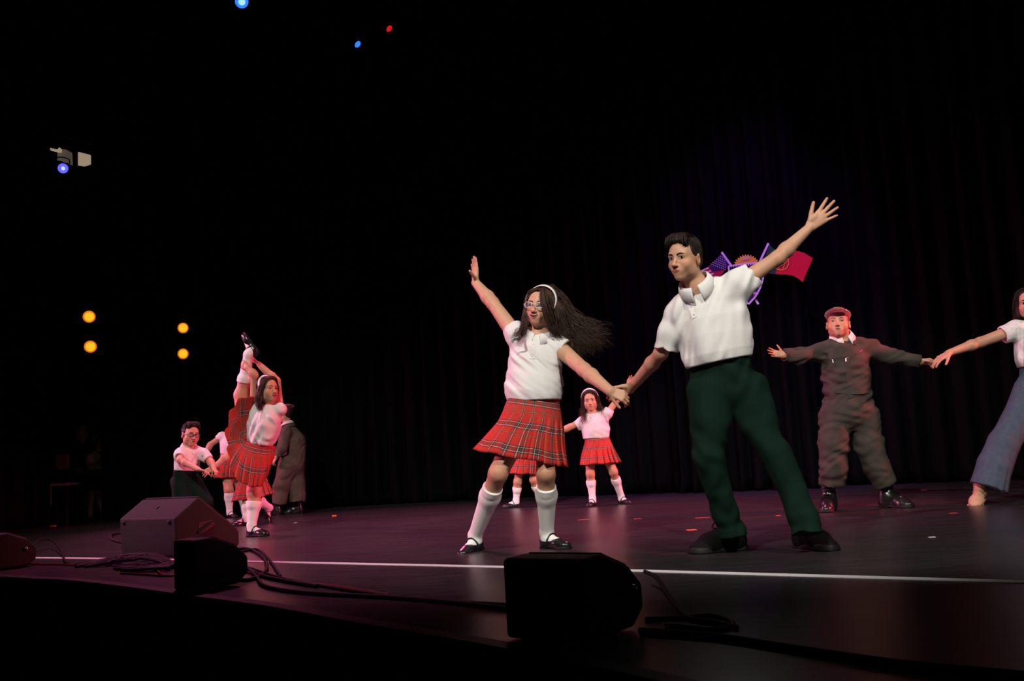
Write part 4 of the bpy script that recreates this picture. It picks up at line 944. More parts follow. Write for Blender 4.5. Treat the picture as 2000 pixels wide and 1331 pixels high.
cable([(470, 1118), (505, 1126), (560, 1139), (640, 1147), (700, 1156), (760, 1166)], .006, 'red cable lying between the black cables', 'cable_red', 70); cable([(236, 1122), (280, 1125), (325, 1128), (345, 1126)], .006, 'short red cable below the cable heap', 'cable_red'); cable([(300, 1110), (312, 1122), (322, 1128)], .006, 'red cable end poking from the heap', 'cable_red')
cable([(50, 1092, .04), (78, 1078, .08), (100, 1072, .06), (118, 1082, .02), (130, 1102), (160, 1108)], .007, 'thin cable from the farthest small speaker'); cable([(0, 1100), (60, 1104), (110, 1105), (158, 1107)], .006, 'thin red cable lying before the white line', 'cable_red')
cable([(1262, 1148, .05), (1285, 1162, .05), (1310, 1185, .02), (1345, 1212), (1400, 1222), (1440, 1232)], .008, 'black cable from the nearest small speaker'); cable([(1260, 1215), (1330, 1212), (1390, 1208), (1432, 1222), (1400, 1236), (1300, 1226)], .007, 'black cable looped right of the nearest small speaker'); cable([(1250, 1240), (1400, 1252), (1550, 1275), (1750, 1305), (2000, 1330)], .010, 'thick black cable running to the audience side')
# ------------------------------------------------------------------ tape marks and litter on the floor
def mark(px, py, wpx, m, label, dpt=.04, z=.002):
    c = fl(px, py); w_ = wpx * c[1] / F_PX; o = obj('tape_mark', box_mesh('tape_mark', (-w_ / 2, -dpt / 2, 0.0002), (w_ / 2, dpt / 2, z)), m, loc=c); return tag(o, label, 'tape mark', 'tape marks on the stage floor')
mark(1351, 1036, 18, 'tape_orange', 'orange tape mark near the leaning boy\'s shoe', .07); mark(1372, 1012, 28, 'tape_red', 'thin red tape strip near the leaning boy', .03); mark(653, 1009, 8, 'tape_orange', 'orange scrap on the empty floor', .05, .012); mark(104, 1029, 9, 'tape_orange', 'orange scrap before the wing curtain', .05, .012); mark(1520, 1008, 8, 'tape_red', 'red scrap between the leaning boy\'s feet', .04); mark(1140, 1016, 22, 'tape_red', 'red tape strip beside the girl\'s sock', .03); mark(1805, 958, 8, 'tape_orange', 'orange speck behind the trousered woman\'s foot', .05); mark(1820, 1050, 12, 'paper_white', 'white paper scrap on the open floor', .02); mark(577, 1022, 6, 'paper_white', 'white scrap near the kicking girl', .03); mark(1245, 1014, 14, 'tape_red', 'red tape strip in front of the small girl', .03); mark(1862, 1003, 14, 'tape_red', 'red tape strip beside the beige shoe', .03)
# chair in the wings
bn = tag(empty('chair', fl(118, 1025)), 'chair with a low back panel standing in the dark wings', 'chair'); BB = np.array(bn.location); mat('chair_pale', (.45, .42, .40), .5, .4); mat('chair_tan', (.30, .16, .10), .7, .3)
D_ = BB[1]; h_ = at(120, 946, D_)[2]; h2 = at(115, 888, D_)[2]; h1 = at(115, 917, D_)[2]
obj('seat', box_mesh('chair_seat', (-.12, -.17, h_ - .02), (.17, .15, h_ + .012), .006), 'chair_pale', bn)
for x in (-.10, .15):
    for y in (-.15, .13): obj('leg', box_mesh('chair_leg', (x - .012, y - .012, 0), (x + .012, y + .012, h_ - .015)), 'pole_grey', bn)
for x in (-.10, .05): obj('back_post', box_mesh('back_post', (x - .01, .13, h_), (x + .01, .15, h2)), 'pole_grey', bn)
obj('backrest', box_mesh('backrest', (-.11, .105, h1), (.06, .13, h2), .01), 'chair_tan', bn)
obj('bracket', box_mesh('chair_bracket', (-.06, -.185, h_ - .24), (-.03, -.168, h_), .004), 'chair_pale', bn)
X, Y, Z = np.eye(3)
def vec(x, y, z): return np.array((x, y, z), float)
# ------------------------------------------------------------------ girl with glasses, front
def girl_front():
    p = Person('girl in clear glasses and white headband, red tartan skirt, hair flying', 5.48, .0036, fl(1000, 1075), 'skin', .212)
    P = p.P; shR, shL = P(1006, 654, .02), P(1090, 679, -.02); nk = P(1053, 660, .0)
    p.frame(shL - shR, nk - P(1045, 800))
    p.head(P(1056, 602, -.03), -24, 2, 9, 'smile', 1.0, 1.08, neck=nk, look=(.001, 0), rn=.045)
    rings = [(P(1044, 778), p.L(46), .80), (P(1043, 745), p.L(51), .80), (P(1044, 705), p.L(48), .76), (P(1047, 680), p.L(44), .70), (P(1050, 664), p.L(30), .75)]
    p.torso([(P(1045, 830), p.L(52), .8)] + rings, shR, shL, .84, .042)
    elR, wrR = P(962, 592, .12), P(929, 553, .20); p.arm(shR, elR, wrR, .047, .036, .025)
    p.hand(wrR, vec(-.02, .1, 1), vec(-.80, -.45, 0), True, .155, curl=(.06, .05, .05, .05), spread=.10, thumb=(.55, .35, .75))
    elL, wrL = P(1141, 723, -.20), P(1191, 764, -.40); p.arm(shL, elL, wrL, .047, .037, .026)
    p.hand(wrL, vec(.86, -.15, -.42), vec(-.1, .95, -.35), False, .150, curl=(.75, .72, .7, .68), spread=.06, thumb=(.55, .8, .35), tcurl=.35)
    A1, G1 = p.foot('mary_jane', fl(931, 1076), vec(-.55, -.85, 0), (-.10, -.10, 1), .95); A2, G2 = p.foot('mary_jane', fl(1071, 1071), vec(.66, -.75, 0), (0, 0, 1), .95)
    k1, k2 = P(973, 925, -.10), P(1066, 925, -.10); h1, h2 = P(1014, 838, 0), P(1068, 840, 0)
    c1 = p.leg(h1, k1, A1, .072, .049, .051, .033); c2 = p.leg(h2, k2, A2, .072, .048, .051, .033)
    p.sock(k1, c1, A1, G1, .95, .22, .049, .051, .033); p.sock(k2, c2, A2, G2, .95, .22, .048, .051, .033)
    p.finish()
    sl = [([P(1028, 664), P(1010, 655, .01), P(1000, 640, .03)], [.060, .062, .059], .054), ([P(1074, 672), P(1092, 676, -.02), P(1107, 683, -.05)], [.060, .058, .057], .053)]
    rs = [(P(1043, 784), p.L(49), .86), (P(1042, 764), p.L(53), .86), (P(1043, 740), p.L(51.5), .82), (P(1044, 705), p.L(48), .80), (P(1046, 682), p.L(43), .74), (P(1049, 668), p.L(30), .75)]
    t = p.top('polo_shirt', rs, sl, 'polo_white', .0045, shR=P(1022, 660), shL=P(1078, 672), rs=.048, folds=[(p.up - .7 * p.side, 14, 3, .0055), (p.up - .9 * p.side, 22, 4, .0025)])
    p.collar(t, 'polo_white', rise=.020, C=P(1053, 662, 0)); p.placket(t, P(1047, 672), P(1046, 705), 'polo_white', 2)
    p.skirt([p.ring(1044, 771, 45.5, .84, 0, 5), p.ring(1042, 799, 54, .84, 0, 8), p.ring(1039, 832, 62, .84, 0, 10), p.ring(1031, 862, 72, .84, 0, 13), p.ring(1022, 896, 86, .82, 0, 16)], 20, .34, .044, seed=4)
    H = p.hl; p.hair_cap('girl')
    for q in (-1, 1):
        p.strands([(H((0, .06, .102)), .004), (H((q * .045, .062, .082)), .006), (H((q * .074, .040, .03)), .006), (H((q * .078, .022, -.03)), .008), (H((q * .078, .0, -.09)), .012)], 34, .003, push=.008)
    # lock across the cheek, flying hair, lock over the shoulder
    p.strands([(P(1060, 565, -.10), .006), (P(1062, 588, -.135), .010), (P(1072, 622, -.12), .012), (P(1086, 650, -.08), .014), (P(1108, 668, -.05), .018)], 55, .0030, curl=.012, push=.007)
    for ey, ex_, n in ((650, 1168, 45), (664, 1176, 60), (676, 1160, 55), (686, 1140, 45), (668, 1120, 50)):
        p.strands([(P(1076, 566, 0), .014), (P(1094, 590, .02), .020), (P(1104 + (ex_ - 1120) * .2, 622 + (ey - 660) * .25, .03), .022), (P(1112 + (ex_ - 1120) * .6, 645 + (ey - 660) * .6, .02), .026), (P(ex_, ey, .0), .034)], n, .0032, curl=.022, push=.007, seg=18)
    p.strands([(P(1074, 575, -.04), .01), (P(1090, 610, -.06), .014), (P(1098, 640, -.05), .016), (P(1112, 660, -.03), .02), (P(1138, 672, -.02), .03)], 70, .003, curl=.02, push=.007, seg=18)
    p.strands([(P(1046, 567, -.06), .006), (P(1030, 592, -.06), .007), (P(1026, 622, -.06), .008), (P(1021, 645, -.09), .010), (P(1004, 656, -.13), .012)], 45, .003, curl=.014, push=.007, seg=18)
    p.strands([(P(1022, 640, -.09), .004), (P(1014, 652, -.15), .003), (P(1016, 662, -.165), .002), (P(1004, 664, -.165), .002), (P(998, 672, -.15), .002)], 7, .002, push=.004)
    p.hair_done('hair_brown'); p.headband(-.15, ext=.020); p.glasses('frame_clear', .0022)
# ------------------------------------------------------------------ leaning boy, front
def boy_front():
    p = Person('boy in white polo and dark green trousers leaning with one arm raised', 4.74, .0034, fl(1490, 1076), 'skin', .205)
    P = p.P; shR, shL = P(1322, 606, .05), P(1436, 560, -.06); nk = P(1366, 566, -.02)
    p.frame(shL - shR, P(1378, 575) - P(1412, 705))
    p.head(P(1338, 508, -.06), -44, -3, 3, 'closed', .98, .92, 1.03, neck=nk, look=(-.0028, .0005), rn=.047, brow_in=-.002, brow_th=.0048)
    rings = [(P(1408, 710), p.L(56), .74), (P(1400, 665), p.L(58), .72), (P(1390, 620), p.L(60), .70), (P(1382, 588), p.L(52), .66), (P(1373, 568), p.L(26), .8)]
    p.torso([(P(1420, 755), p.L(52), .8)] + rings, shR, shL, .80, .042)
    elL, wrL = P(1518, 505, -.06), P(1580, 446, -.02); p.arm(shL, elL, wrL, .042, .034, .0225)
    p.hand(P(1583, 442, -.02), vec(.80, .05, .60), vec(.05, -1, .12), False, .172, curl=(.06, .05, .07, .06), spread=.30, thumb=(.62, .72, .12), tcurl=.10)
    elR, wrR = P(1291, 690, .12), P(1232, 759, .44); p.arm(shR, elR, wrR, .041, .034, .0235)
    p.hand(wrR, vec(-.88, .10, -.25), vec(.1, -.9, -.35), True, .165, curl=(.62, .6, .58, .55), spread=.08, thumb=(.35, .9, .30), tcurl=.25)
    A1, G1 = p.foot('sneaker', fl(1431, 1076), vec(-1, -.22, 0), (0, 0, 1), 1.24); A2, G2 = p.foot('sneaker', fl(1574, 1071), vec(.35, -.92, 0), (0, 0, 1), 1.2)
    h1, h2 = P(1386, 768), P(1458, 760); k1, k2 = P(1383, 888, -.06), P(1515, 882, -.08)
    p.leg(h1, k1, A1, .060, .038, .028, .022); p.leg(h2, k2, A2, .060, .038, .028, .022)
    p.finish()
    sl = [([P(1345, 598, .03), P(1326, 612, .05), P(1310, 650, .07), P(1301, 683, .09)], [.066, .064, .058, .055], .042), ([P(1415, 580, -.03), P(1440, 557, -.06), P(1469, 537, -.06)], [.082, .074, .061], .046)]
    rs = [(P(1406, 708), p.L(58), .78), (P(1402, 690), p.L(66), .80), (P(1397, 655), p.L(69), .78), (P(1391, 622), p.L(68), .74), (P(1386, 595), p.L(60), .68), (P(1375, 570), p.L(28), .8)]
    t = p.top('polo_shirt', rs, sl, 'polo_white', .006, vox=.0036, shR=P(1345, 598, .03), shL=P(1415, 572, -.04), rs=.056, folds=[(vec(.5, 0, .85), 15, 2.0, .0075), (vec(.25, 0, 1), 9, 2, .007)])
    p.collar(t, 'polo_white', rise=.026, drop=.04, C=P(1364, 568, -.02)); p.placket(t, P(1347, 583), P(1366, 622), 'polo_white', 2)
    pants = p.trousers('trousers', P(1405, 702), p.L(58), [([h1, P(1386, 830, -.02), P(1382, 888, -.05), P(1402, 960, -.01), P(1419, 1008, .03), P(1424, 1022, .04), P(1428, 1036, .05), P(1431, 1049, .05)], [p.L(42), p.L(39), p.L(31), p.L(25), p.L(26), p.L(23), p.L(28), p.L(27)]), ([h2, P(1482, 830, -.03), P(1513, 882, -.07), P(1550, 962, -.10), P(1569, 1012, -.13), P(1573, 1024, -.14), P(1577, 1044, -.15)], [p.L(44), p.L(36), p.L(31), p.L(26), p.L(27), p.L(24), p.L(29)])], 'trouser_green', .007, hipr=p.L(56), q=.72, folds=[(vec(.5, 0, .85), 9, 1.6, .008), (vec(-.6, 0, .8), 8, 1.6, .007)])
    p.boy_hair('hair_dark', 1.3, 11)

def zipper(p, parent, pts, w=.004):
    q = [p.on(p.topf, np.asarray(a) + p.fwd * .3, -p.fwd) + p.fwd * .003 for a in pts]; V, F = tubes([np.array(q)], [w * .5], 5); z = p.put('zipper', V, F, 'metal', parent)
    e = q[-1]; V, F = tubes([np.stack([e, e - p.up * .022 + p.fwd * .004])], [.0045], 6, .4); p.put('zip_pull', V, F, 'metal', z)
def long_hair(p, m, sides, n=40, r=.0042, back=True):
    """sides: for each side sign the end points of the hanging hair"""
    p.hair_cap('girl'); H = p.hl
    for q, ends in sides:
        for e, sp_ in ends:
            p.strands([(H((0, .05, .108)), .006), (H((q * .05, .045, .085)), .010), (H((q * .080, .018, .02)), .010), (H((q * .084, -.005, -.05)), .012), (H((q * .09, -.01, -.10)), .016), (e, sp_)], n, r, curl=.008, push=.008, dens=2.2)
    if back: p.strands([(H((0, -.06, .10)), .02), (H((0, -.10, .03)), .03), (H((0, -.09, -.06)), .03), (H((0, -.075, -.16)), .035)], n, r, push=.008, dens=1.6)
    return p.hair_done(m)
# ------------------------------------------------------------------ boy in coverall and cap
def boy_coverall():
    p = Person('boy in dark grey coverall and maroon flat cap, arms spread wide', 7.15, .0048, fl(1676, 992), 'skin', .212)
    P = p.P; shR, shL = P(1608, 683, .03), P(1690, 676, .03); nk = P(1646, 668)
    p.frame(shL - shR, nk - P(1656, 800))
    p.head(P(1637, 634, -.03), -20, 10, 2, 'talk', 1.04, 1.16, .98, neck=nk, op=.45, rn=.055, brow=(.10, .055, .03))
    rings = [(P(1657, 800), p.L(40), .82), (P(1655, 755), p.L(40), .84), (P(1650, 715), p.L(42), .80), (P(1648, 688), p.L(38), .72), (P(1647, 674), p.L(24), .8)]
    p.torso(rings, shR, shL, .84, .04)
    elR, wrR = P(1566, 694, -.02), P(1531, 694, -.06); elL, wrL = P(1745, 698, .02), P(1797, 707, .0)
    p.arm(shR, elR, wrR, .042, .036, .026); p.arm(shL, elL, wrL, .042, .036, .026)
    p.hand(wrR, vec(-.98, -.1, .22), vec(.05, -.95, .3), True, .125, curl=(.08, .1, .12, .14), spread=.24, thumb=(.75, .6, .1))
    p.hand(wrL, vec(.95, .0, -.05), vec(.0, -.7, -.7), False, .135, curl=(.85, .9, .9, .9), spread=.04, thumb=(.2, .9, .5), tcurl=.5)
    A1, G1 = p.foot('boot', p.g(1621, .02), vec(-.45, -.9, 0), size=1.12); A2, G2 = p.foot('boot', p.g(1735, .0), vec(.55, -.8, 0), size=1.12)
    h1, h2 = P(1630, 812), P(1688, 812); k1, k2 = P(1627, 885, -.04), P(1698, 882, -.04)
    p.leg(h1, k1, A1, .06, .044, .042, .034); p.leg(h2, k2, A2, .06, .044, .042, .034); p.finish((1, .93, .9))
    sl = [([P(1622, 684), P(1600, 689, .02), P(1566, 695, -.02), P(1530, 694, -.06)], [.072, .066, .054, .045], .036), ([P(1678, 680), P(1700, 684, .02), P(1745, 699, .02), P(1796, 707, .0)], [.074, .070, .058, .046], .036),
          ([h1, P(1628, 870, -.03), P(1628, 915, -.03), P(1625, 948)], [p.L(30), p.L(27), p.L(25), p.L(23)], .06), ([h2, P(1697, 870, -.03), P(1712, 912, -.03), P(1730, 948, -.02)], [p.L(30), p.L(27), p.L(24), p.L(22)], .06)]
    rs = [(P(1659, 808), p.L(47), .80), (P(1656, 768), p.L(42), .86), (P(1652, 735), p.L(45), .84), (P(1648, 700), p.L(44), .80), (P(1647, 678), p.L(27), .8)]
    t = p.top('coverall', rs, sl, 'coverall', .005, hem=False, shR=P(1622, 684), shL=P(1678, 678), rs=.06, neck_r=.066, folds=[(p.side + .25 * p.up, 13, 2.5, .007), (p.side - .5 * p.up, 10, 2.5, .008)])
    p.collar(t, 'coverall', rx=.078, rise=.022, drop=.045, flare=.035, C=P(1647, 672), gap=24, lift=.02); wc = p.collar(p.bodyo, 'polo_white', rx=.067, rise=.030, drop=.03, C=P(1646, 668), gap=16, lift=.036); wc.name = 'shirt_collar'
    zipper(p, t, [P(1600, 701), P(1609, 704), P(1617, 706)]); zipper(p, t, [P(1676, 687), P(1658, 696), P(1640, 704)]); p.strip('front_placket', spline([p.on(p.topf, np.asarray(a) + p.fwd * .3, -p.fwd) for a in (P(1642, 690), P(1643, 715), P(1646, 745), P(1649, 780))], 14), .035, 'coverall', t, p.fwd, .004)
    q = [p.on(p.topf, np.asarray(a) + p.fwd * .3, -p.fwd) for a in (P(1622, 766), P(1638, 768), P(1655, 769), P(1672, 768), P(1688, 765))]; p.strip('waist_seam', spline(q, 16), .03, 'coverall', t, p.fwd, .004)
    p.hair_cap('boy'); p.hair_done(mat('hair_sandy', (.16, .08, .04), .5, .5)); p.cap()
# ------------------------------------------------------------------ woman at the edge
def woman_edge():
    p = Person('woman in pale blouse and wide slate blue trousers, reaching out her arm', 6.95, .0048, fl(1935, 986), 'skin_tan', .215)
    P = p.P; shR, shL = P(1986, 643, .0), P(2068, 640, .0); nk = P(2022, 634)
    p.frame(shL - shR, nk - P(2030, 740))
    p.head(P(2010, 594, -.02), -32, -4, 0, 'closed', .96, .98, neck=nk, rn=.045)
    rings = [(P(2032, 760), p.L(42), .75), (P(2030, 722), p.L(34), .78), (P(2028, 690), p.L(38), .76), (P(2026, 660), p.L(40), .70), (P(2024, 642), p.L(24), .8)]
    p.torso(rings, shR, shL, .84, .04); elR, wrR = P(1915, 669, .02), P(1853, 690, .0); p.arm(shR, elR, wrR, .044, .036, .024)
    p.hand(wrR, vec(-.85, -.05, -.45), vec(-.3, .2, -.9), True, .165, curl=(.22, .22, .24, .26), spread=.12, thumb=(.5, .8, .3))
    p.arm(shL, P(2120, 720), P(2130, 790), .042, .034, .024); p.hand(P(2130, 790), vec(.1, 0, -1), vec(-1, 0, 0), False, .16, curl=(.3,) * 4)
    A1, G1 = p.foot('ballet_flat', p.g(1916, .05) + vec(0, 0, .040), vec(-.55, -.7, -.22), (-.12, -.30, .95), 1.12); A2, G2 = p.foot('ballet_flat', p.g(2080), vec(.3, -.95, 0), size=1.1)
    h1, h2 = P(2012, 765), P(2060, 765); k1, k2 = P(1964, 862, 0), P(2070, 870, -.02)
    p.leg(h1, k1, A1, .062, .044, .04, .028); p.leg(h2, k2, A2, .07, .052, .05, .03); p.finish((1, .97, .95))
    sl = [([P(2000, 650), P(1984, 645, .0), P(1958, 655, .01)], [.068, .066, .064], .052), ([P(2056, 648), P(2075, 650), P(2092, 678)], [.06, .06, .055], .048)]
    rs = [(P(2031, 716), p.L(36), .8), (P(2029, 700), p.L(42), .82), (P(2028, 675), p.L(42), .78), (P(2026, 655), p.L(40), .72), (P(2024, 644), p.L(25), .8)]
    t = p.top('blouse', rs, sl, 'blouse', .005, shR=P(2000, 648), shL=P(2056, 646), rs=.052); p.collar(t, 'blouse', C=P(2023, 637), rise=.016, gap=25)
    q = [p.on(p.topf, a + p.fwd * .3, -p.fwd) + p.fwd * .004 for a in (P(2005, 640), P(2003, 656), P(2001, 674), P(2004, 700))]; p.strip('shoulder_strap', spline(q, 14), .03, 'strap_blue', t, p.fwd, .004)
    p.trousers('trousers', P(2031, 713), p.L(35), [([h1, P(1988, 820), P(1960, 868), P(1943, 910), P(1931, 953)], [p.L(30), p.L(28), p.L(29), p.L(32), p.L(34)]), ([h2, P(2068, 870, -.02), P(2078, 955, -.03)], [p.L(30), p.L(26), p.L(30)])], 'slate_blue', .006, hipr=p.L(40), folds=[(p.up + .45 * p.side, 10, 1.5, .006)])
    long_hair(p, 'hair_dark', [(1, [(P(1996, 636, -.02), .012)]), (-1, [(P(2046, 640, -.02), .014)])], 40)
# ------------------------------------------------------------------ small girl, arm raised
def girl_small():
    p = Person('small girl in white headband and red tartan skirt, one arm up, pink lit', fl(1180, 988)[1], .0058, fl(1185, 988), 'skin', .190)
    P = p.P; shR, shL = P(1139, 824), P(1184, 812); nk = P(1158, 811)
    p.frame(shL - shR, nk - P(1167, 860)); p.head(P(1153, 784, -.02), -8, -2, -4, 'closed', .97, 1.05, neck=nk, rn=.04)
    rings = [(P(1166, 870), p.L(25), .8), (P(1165, 848), p.L(24), .8), (P(1163, 830), p.L(24), .76), (P(1160, 815), p.L(16), .8)]
    p.torso(rings, shR, shL, .84, .034); p.arm(shR, P(1114, 834, -.02), P(1089, 847, .0), .034, .028, .019); p.hand(P(1089, 847), vec(-.9, 0, -.4), vec(0, .5, -.8), True, .115, curl=(.5,) * 4)
    p.arm(shL, P(1208, 778, .02), P(1227, 758, .02), .034, .028, .019); p.hand(P(1227, 758, .02), vec(.38, .0, .92), vec(.2, -.9, .1), False, .125, curl=(.06,) * 4, spread=.08, thumb=(.3, .9, .1))
    A1, G1 = p.foot('mary_jane', p.g(1158), vec(-.4, -.9, 0), size=.80); A2, G2 = p.foot('mary_jane', p.g(1215, .1), vec(.5, -.85, 0), size=.80)
    h1, h2 = P(1152, 885), P(1182, 883); k1, k2 = P(1153, 926, -.03), P(1198, 922, -.03); c1 = p.leg(h1, k1, A1, .055, .038, .037, .025); c2 = p.leg(h2, k2, A2, .055, .038, .037, .025)
    p.sock(k1, c1, A1, G1, .80, .26, .038, .037, .025); p.sock(k2, c2, A2, G2, .80, .26, .038, .037, .025); p.finish()
    sl = [([P(1148, 822), P(1139, 824), P(1125, 833)], [.050, .050, .048], .038), ([P(1176, 815), P(1186, 808), P(1191, 800)], [.050, .047, .045], .036)]
    rs = [(P(1165, 857), p.L(25), .86), (P(1164, 840), p.L(26), .84), (P(1162, 826), p.L(23.5), .78), (P(1159, 816), p.L(15), .8)]
    t = p.top('polo_shirt', rs, sl, 'polo_white', .004, shR=P(1148, 820), shL=P(1176, 814), rs=.038, neck_r=.05); p.collar(t, 'polo_white', rx=.056, rise=.016, drop=.024, flare=.02, C=P(1158, 812), lift=.026)
    p.skirt([p.ring(1166, 849, 21.5, .82, 0, -1), p.ring(1167, 866, 26, .86, 0, -2), p.ring(1168, 884, 32, .85, 0, -2), p.ring(1170, 906, 39, .84, 0, -3)], 18, .36, .022, seed=8, usc=1.4)
    long_hair(p, 'hair_brown', [(1, [(P(1136, 826, -.10), .016), (P(1143, 822, -.12), .010)]), (-1, [(P(1182, 828, -.08), .020), (P(1190, 812, .02), .024)])], 34); p.headband(.42, ext=.024, wide=.95, slant=.8)
# ------------------------------------------------------------------ girl hidden behind the front girl
def girl_behind():
    p = Person('girl in tartan skirt mostly hidden behind the girl with glasses', fl(1025, 991)[1], .007, fl(1025, 991), 'skin', .185)
    P = p.P; shR, shL = P(1012, 826), P(1056, 826); nk = P(1034, 818); p.frame(shL - shR, Z)
    p.head(P(1034, 793), 20, 0, 0, 'closed', neck=nk, rn=.04); rings = [(P(1030, 884), p.L(24), .8), (P(1033, 855), p.L(22), .8), (P(1034, 836), p.L(22), .76), (P(1034, 822), p.L(15), .8)]; p.torso(rings, shR, shL, .84, .034)
    p.arm(shL, P(1068, 838), P(1082, 849), .034, .028, .019); p.hand(P(1082, 849), vec(.9, 0, 0), vec(0, -.5, -.8), False, .115, curl=(.5,) * 4); p.arm(shR, P(1010, 850), P(1020, 872), .034, .028, .019); p.hand(P(1020, 872), vec(.3, 0, -1), vec(.8, 0, .2), True, .115, curl=(.4,) * 4)
    A1, G1 = p.foot('mary_jane', p.g(1008), vec(-.95, -.3, 0), size=.86); A2, G2 = p.foot('mary_jane', p.g(1056, .05), vec(.2, -.95, 0), size=.8)
    h1, h2 = P(1018, 896), P(1042, 896); k1, k2 = P(1011, 942, -.03), P(1042, 938, -.03); c1 = p.leg(h1, k1, A1, .052, .037, .036, .025); c2 = p.leg(h2, k2, A2, .052, .037, .036, .025)
    p.sock(k1, c1, A1, G1, .86, .30, .037, .036, .025); p.sock(k2, c2, A2, G2, .8, .30, .037, .036, .025); p.finish()
    t = p.top('polo_shirt', [(P(1032, 862), p.L(22), .8), (P(1033, 845), p.L(23), .8), (P(1034, 826), p.L(16), .8)], [([P(1022, 828), P(1012, 838)], [.046, .042], .036), ([P(1046, 828), P(1058, 834)], [.046, .042], .036)], 'polo_white', .003, shR=P(1022, 827), shL=P(1046, 827), rs=.036, neck_r=.05); p.collar(t, 'polo_white', rx=.056, rise=.016, drop=.024, flare=.02, C=P(1034, 820), lift=.026)
    p.skirt([p.ring(1031, 862, 22, .86), p.ring(1030, 884, 26, .86), p.ring(1028, 904, 28, .85), p.ring(1026, 926, 31, .84, 0, 1)], 18, .36, .022, seed=2, usc=1.25)
    long_hair(p, 'hair_brown', [(1, [(P(1022, 830, -.05), .014)]), (-1, [(P(1046, 832, -.05), .014)])], 24)
# ------------------------------------------------------------------ girl kicking her leg up
def girl_kick():
    D = fl(497, 1047)[1]; p = Person('girl holding one leg straight up beside her head, tartan skirt', D, .0050, fl(497, 1047), 'skin', .205)
    P = p.P; shR, shL = P(497, 792, .03), P(545, 800, -.02); nk = P(523, 796); p.frame(shL - shR + vec(0, -.07, 0), nk - P(508, 872))
    p.head(P(523, 763, -.05), 50, 4, 2, 'smile', .97, 1.0, neck=nk, look=(.001, 0))
    rings = [(P(502, 885), p.L(26), .85), (P(510, 862), p.L(24), .84), (P(514, 835), p.L(29), .8), (P(518, 812), p.L(28), .74), (P(521, 799), p.L(18), .8)]; p.torso(rings, shR, shL, .84, .04)
    p.arm(shR, P(497, 733, -.06), P(483, 718, -.06), .040, .030, .023); p.hand(P(485, 719, -.06), vec(-.55, .3, .35), vec(.7, .7, .2), True, .125, curl=(.7,) * 4, thumb=(.3, .8, .5), tcurl=.4)
    p.arm(shL, P(540, 745, .10), P(507, 713, .08), .040, .033, .023); p.hand(P(505, 711, .07), vec(-.5, -.3, .55), vec(-.8, -.2, -.2), False, .125, curl=(.5,) * 4, thumb=(.3, .8, .4))
    A1, G1 = p.foot('mary_jane', fl(493, 1048), vec(.88, -.5, 0), size=.95)
    h1 = P(497, 885); k1 = P(496, 962, -.03); c1 = p.leg(h1, k1, A1, .075, .054, .050, .031); p.sock(k1, c1, A1, G1, .95, .27, .054, .050, .031)
    up2 = nrm(P(476, 652) - P(506, 690)); A2, G2 = p.foot('mary_jane', P(501, 680, .0), P(474, 650, .02) - P(506, 690, 0), vec(-.78, -.25, -.55), .95)
    h2 = P(482, 868, .04); k2 = P(471, 772, .06); c2 = p.leg(h2, k2, A2, .075, .055, .048, .032); p.sock(k2, c2, A2, G2, .95, .32, .055, .048, .032); p.finish()
    sl = [([P(507, 800), P(500, 795, .03), P(496, 784, .02)], [.052, .05, .047], .044), ([P(536, 803), P(545, 801, -.02), P(551, 793, 0)], [.052, .052, .046], .042)]
    rs = [(P(508, 870), p.L(22), .86), (P(512, 852), p.L(29), .88), (P(515, 832), p.L(33), .86), (P(518, 812), p.L(31), .78), (P(521, 801), p.L(19), .8)]
    t = p.top('polo_shirt', rs, sl, 'polo_white', .008, shR=P(506, 798), shL=P(536, 802), rs=.046, neck_r=.055); p.collar(t, 'polo_white', C=P(523, 798), rise=.018, drop=.028, lift=.028); p.placket(t, P(528, 806), P(530, 830), 'polo_white', 2)
    W = p.ring(508, 866, 24, .86, 0, 5)
    hem = [(270, (512, 905, .16)), (330, (522, 915, .06)), (360, (521, 928, -.02)), (395, (511, 951, -.12)), (430, (490, 952, -.17)), (455, (466, 941, -.15)), (470, (453, 918, -.12)), (485, (446, 886, -.10)), (500, (440, 848, -.10)), (515, (449, 806, -.11)), (527, (466, 778, -.12)), (545, (495, 775, -.08)), (565, (497, 792, .08)), (590, (492, 850, .14)), (630, (512, 905, .16))]
    ha = np.radians([a - 360 for a, _ in hem]); hp = np.array([P(*q) for _, q in hem])
    def vert(V, th):
        rows, n = V.shape[:2]; hemp = np.stack([np.interp(th, ha, hp[:, i]) for i in range(3)], 1); w0 = W[0] + W[1] * np.cos(th)[:, None] + W[2] * np.sin(th)[:, None]
        out = np.zeros_like(V); tt = (np.arange(n) % 8) / 8; saw = np.where(tt < .8, tt / .8, (1 - tt) / .2) - .5; cen = hp.mean(0)
        for i in range(rows):
            v = i / (rows - 1); b = w0 * (1 - v) + hemp * v; r = (W[1] * np.cos(th)[:, None] + W[2] * np.sin(th)[:, None]); r /= np.linalg.norm(r, axis=1, keepdims=True)
            out[i] = b + r * (.022 * math.sin(math.pi * v ** .7) + .030 * max(0, v - .25) * saw[:, None])
        return out
    p.skirt([W, W], 26, .3, .02, rows=26, vert=vert, clear=p.body.ev, usc=1.2, uoff=.03)
    long_hair(p, 'hair_brown', [(1, [(P(504, 798, -.06), .014), (P(510, 806, -.10), .008)]), (-1, [(P(546, 796, .0), .012)])], 36); p.strands([(P(515, 788, -.1), .004), (P(520, 800, -.16), .004), (P(519, 812, -.17), .003)], 8, .003); p.headband(-.35, ext=.020)
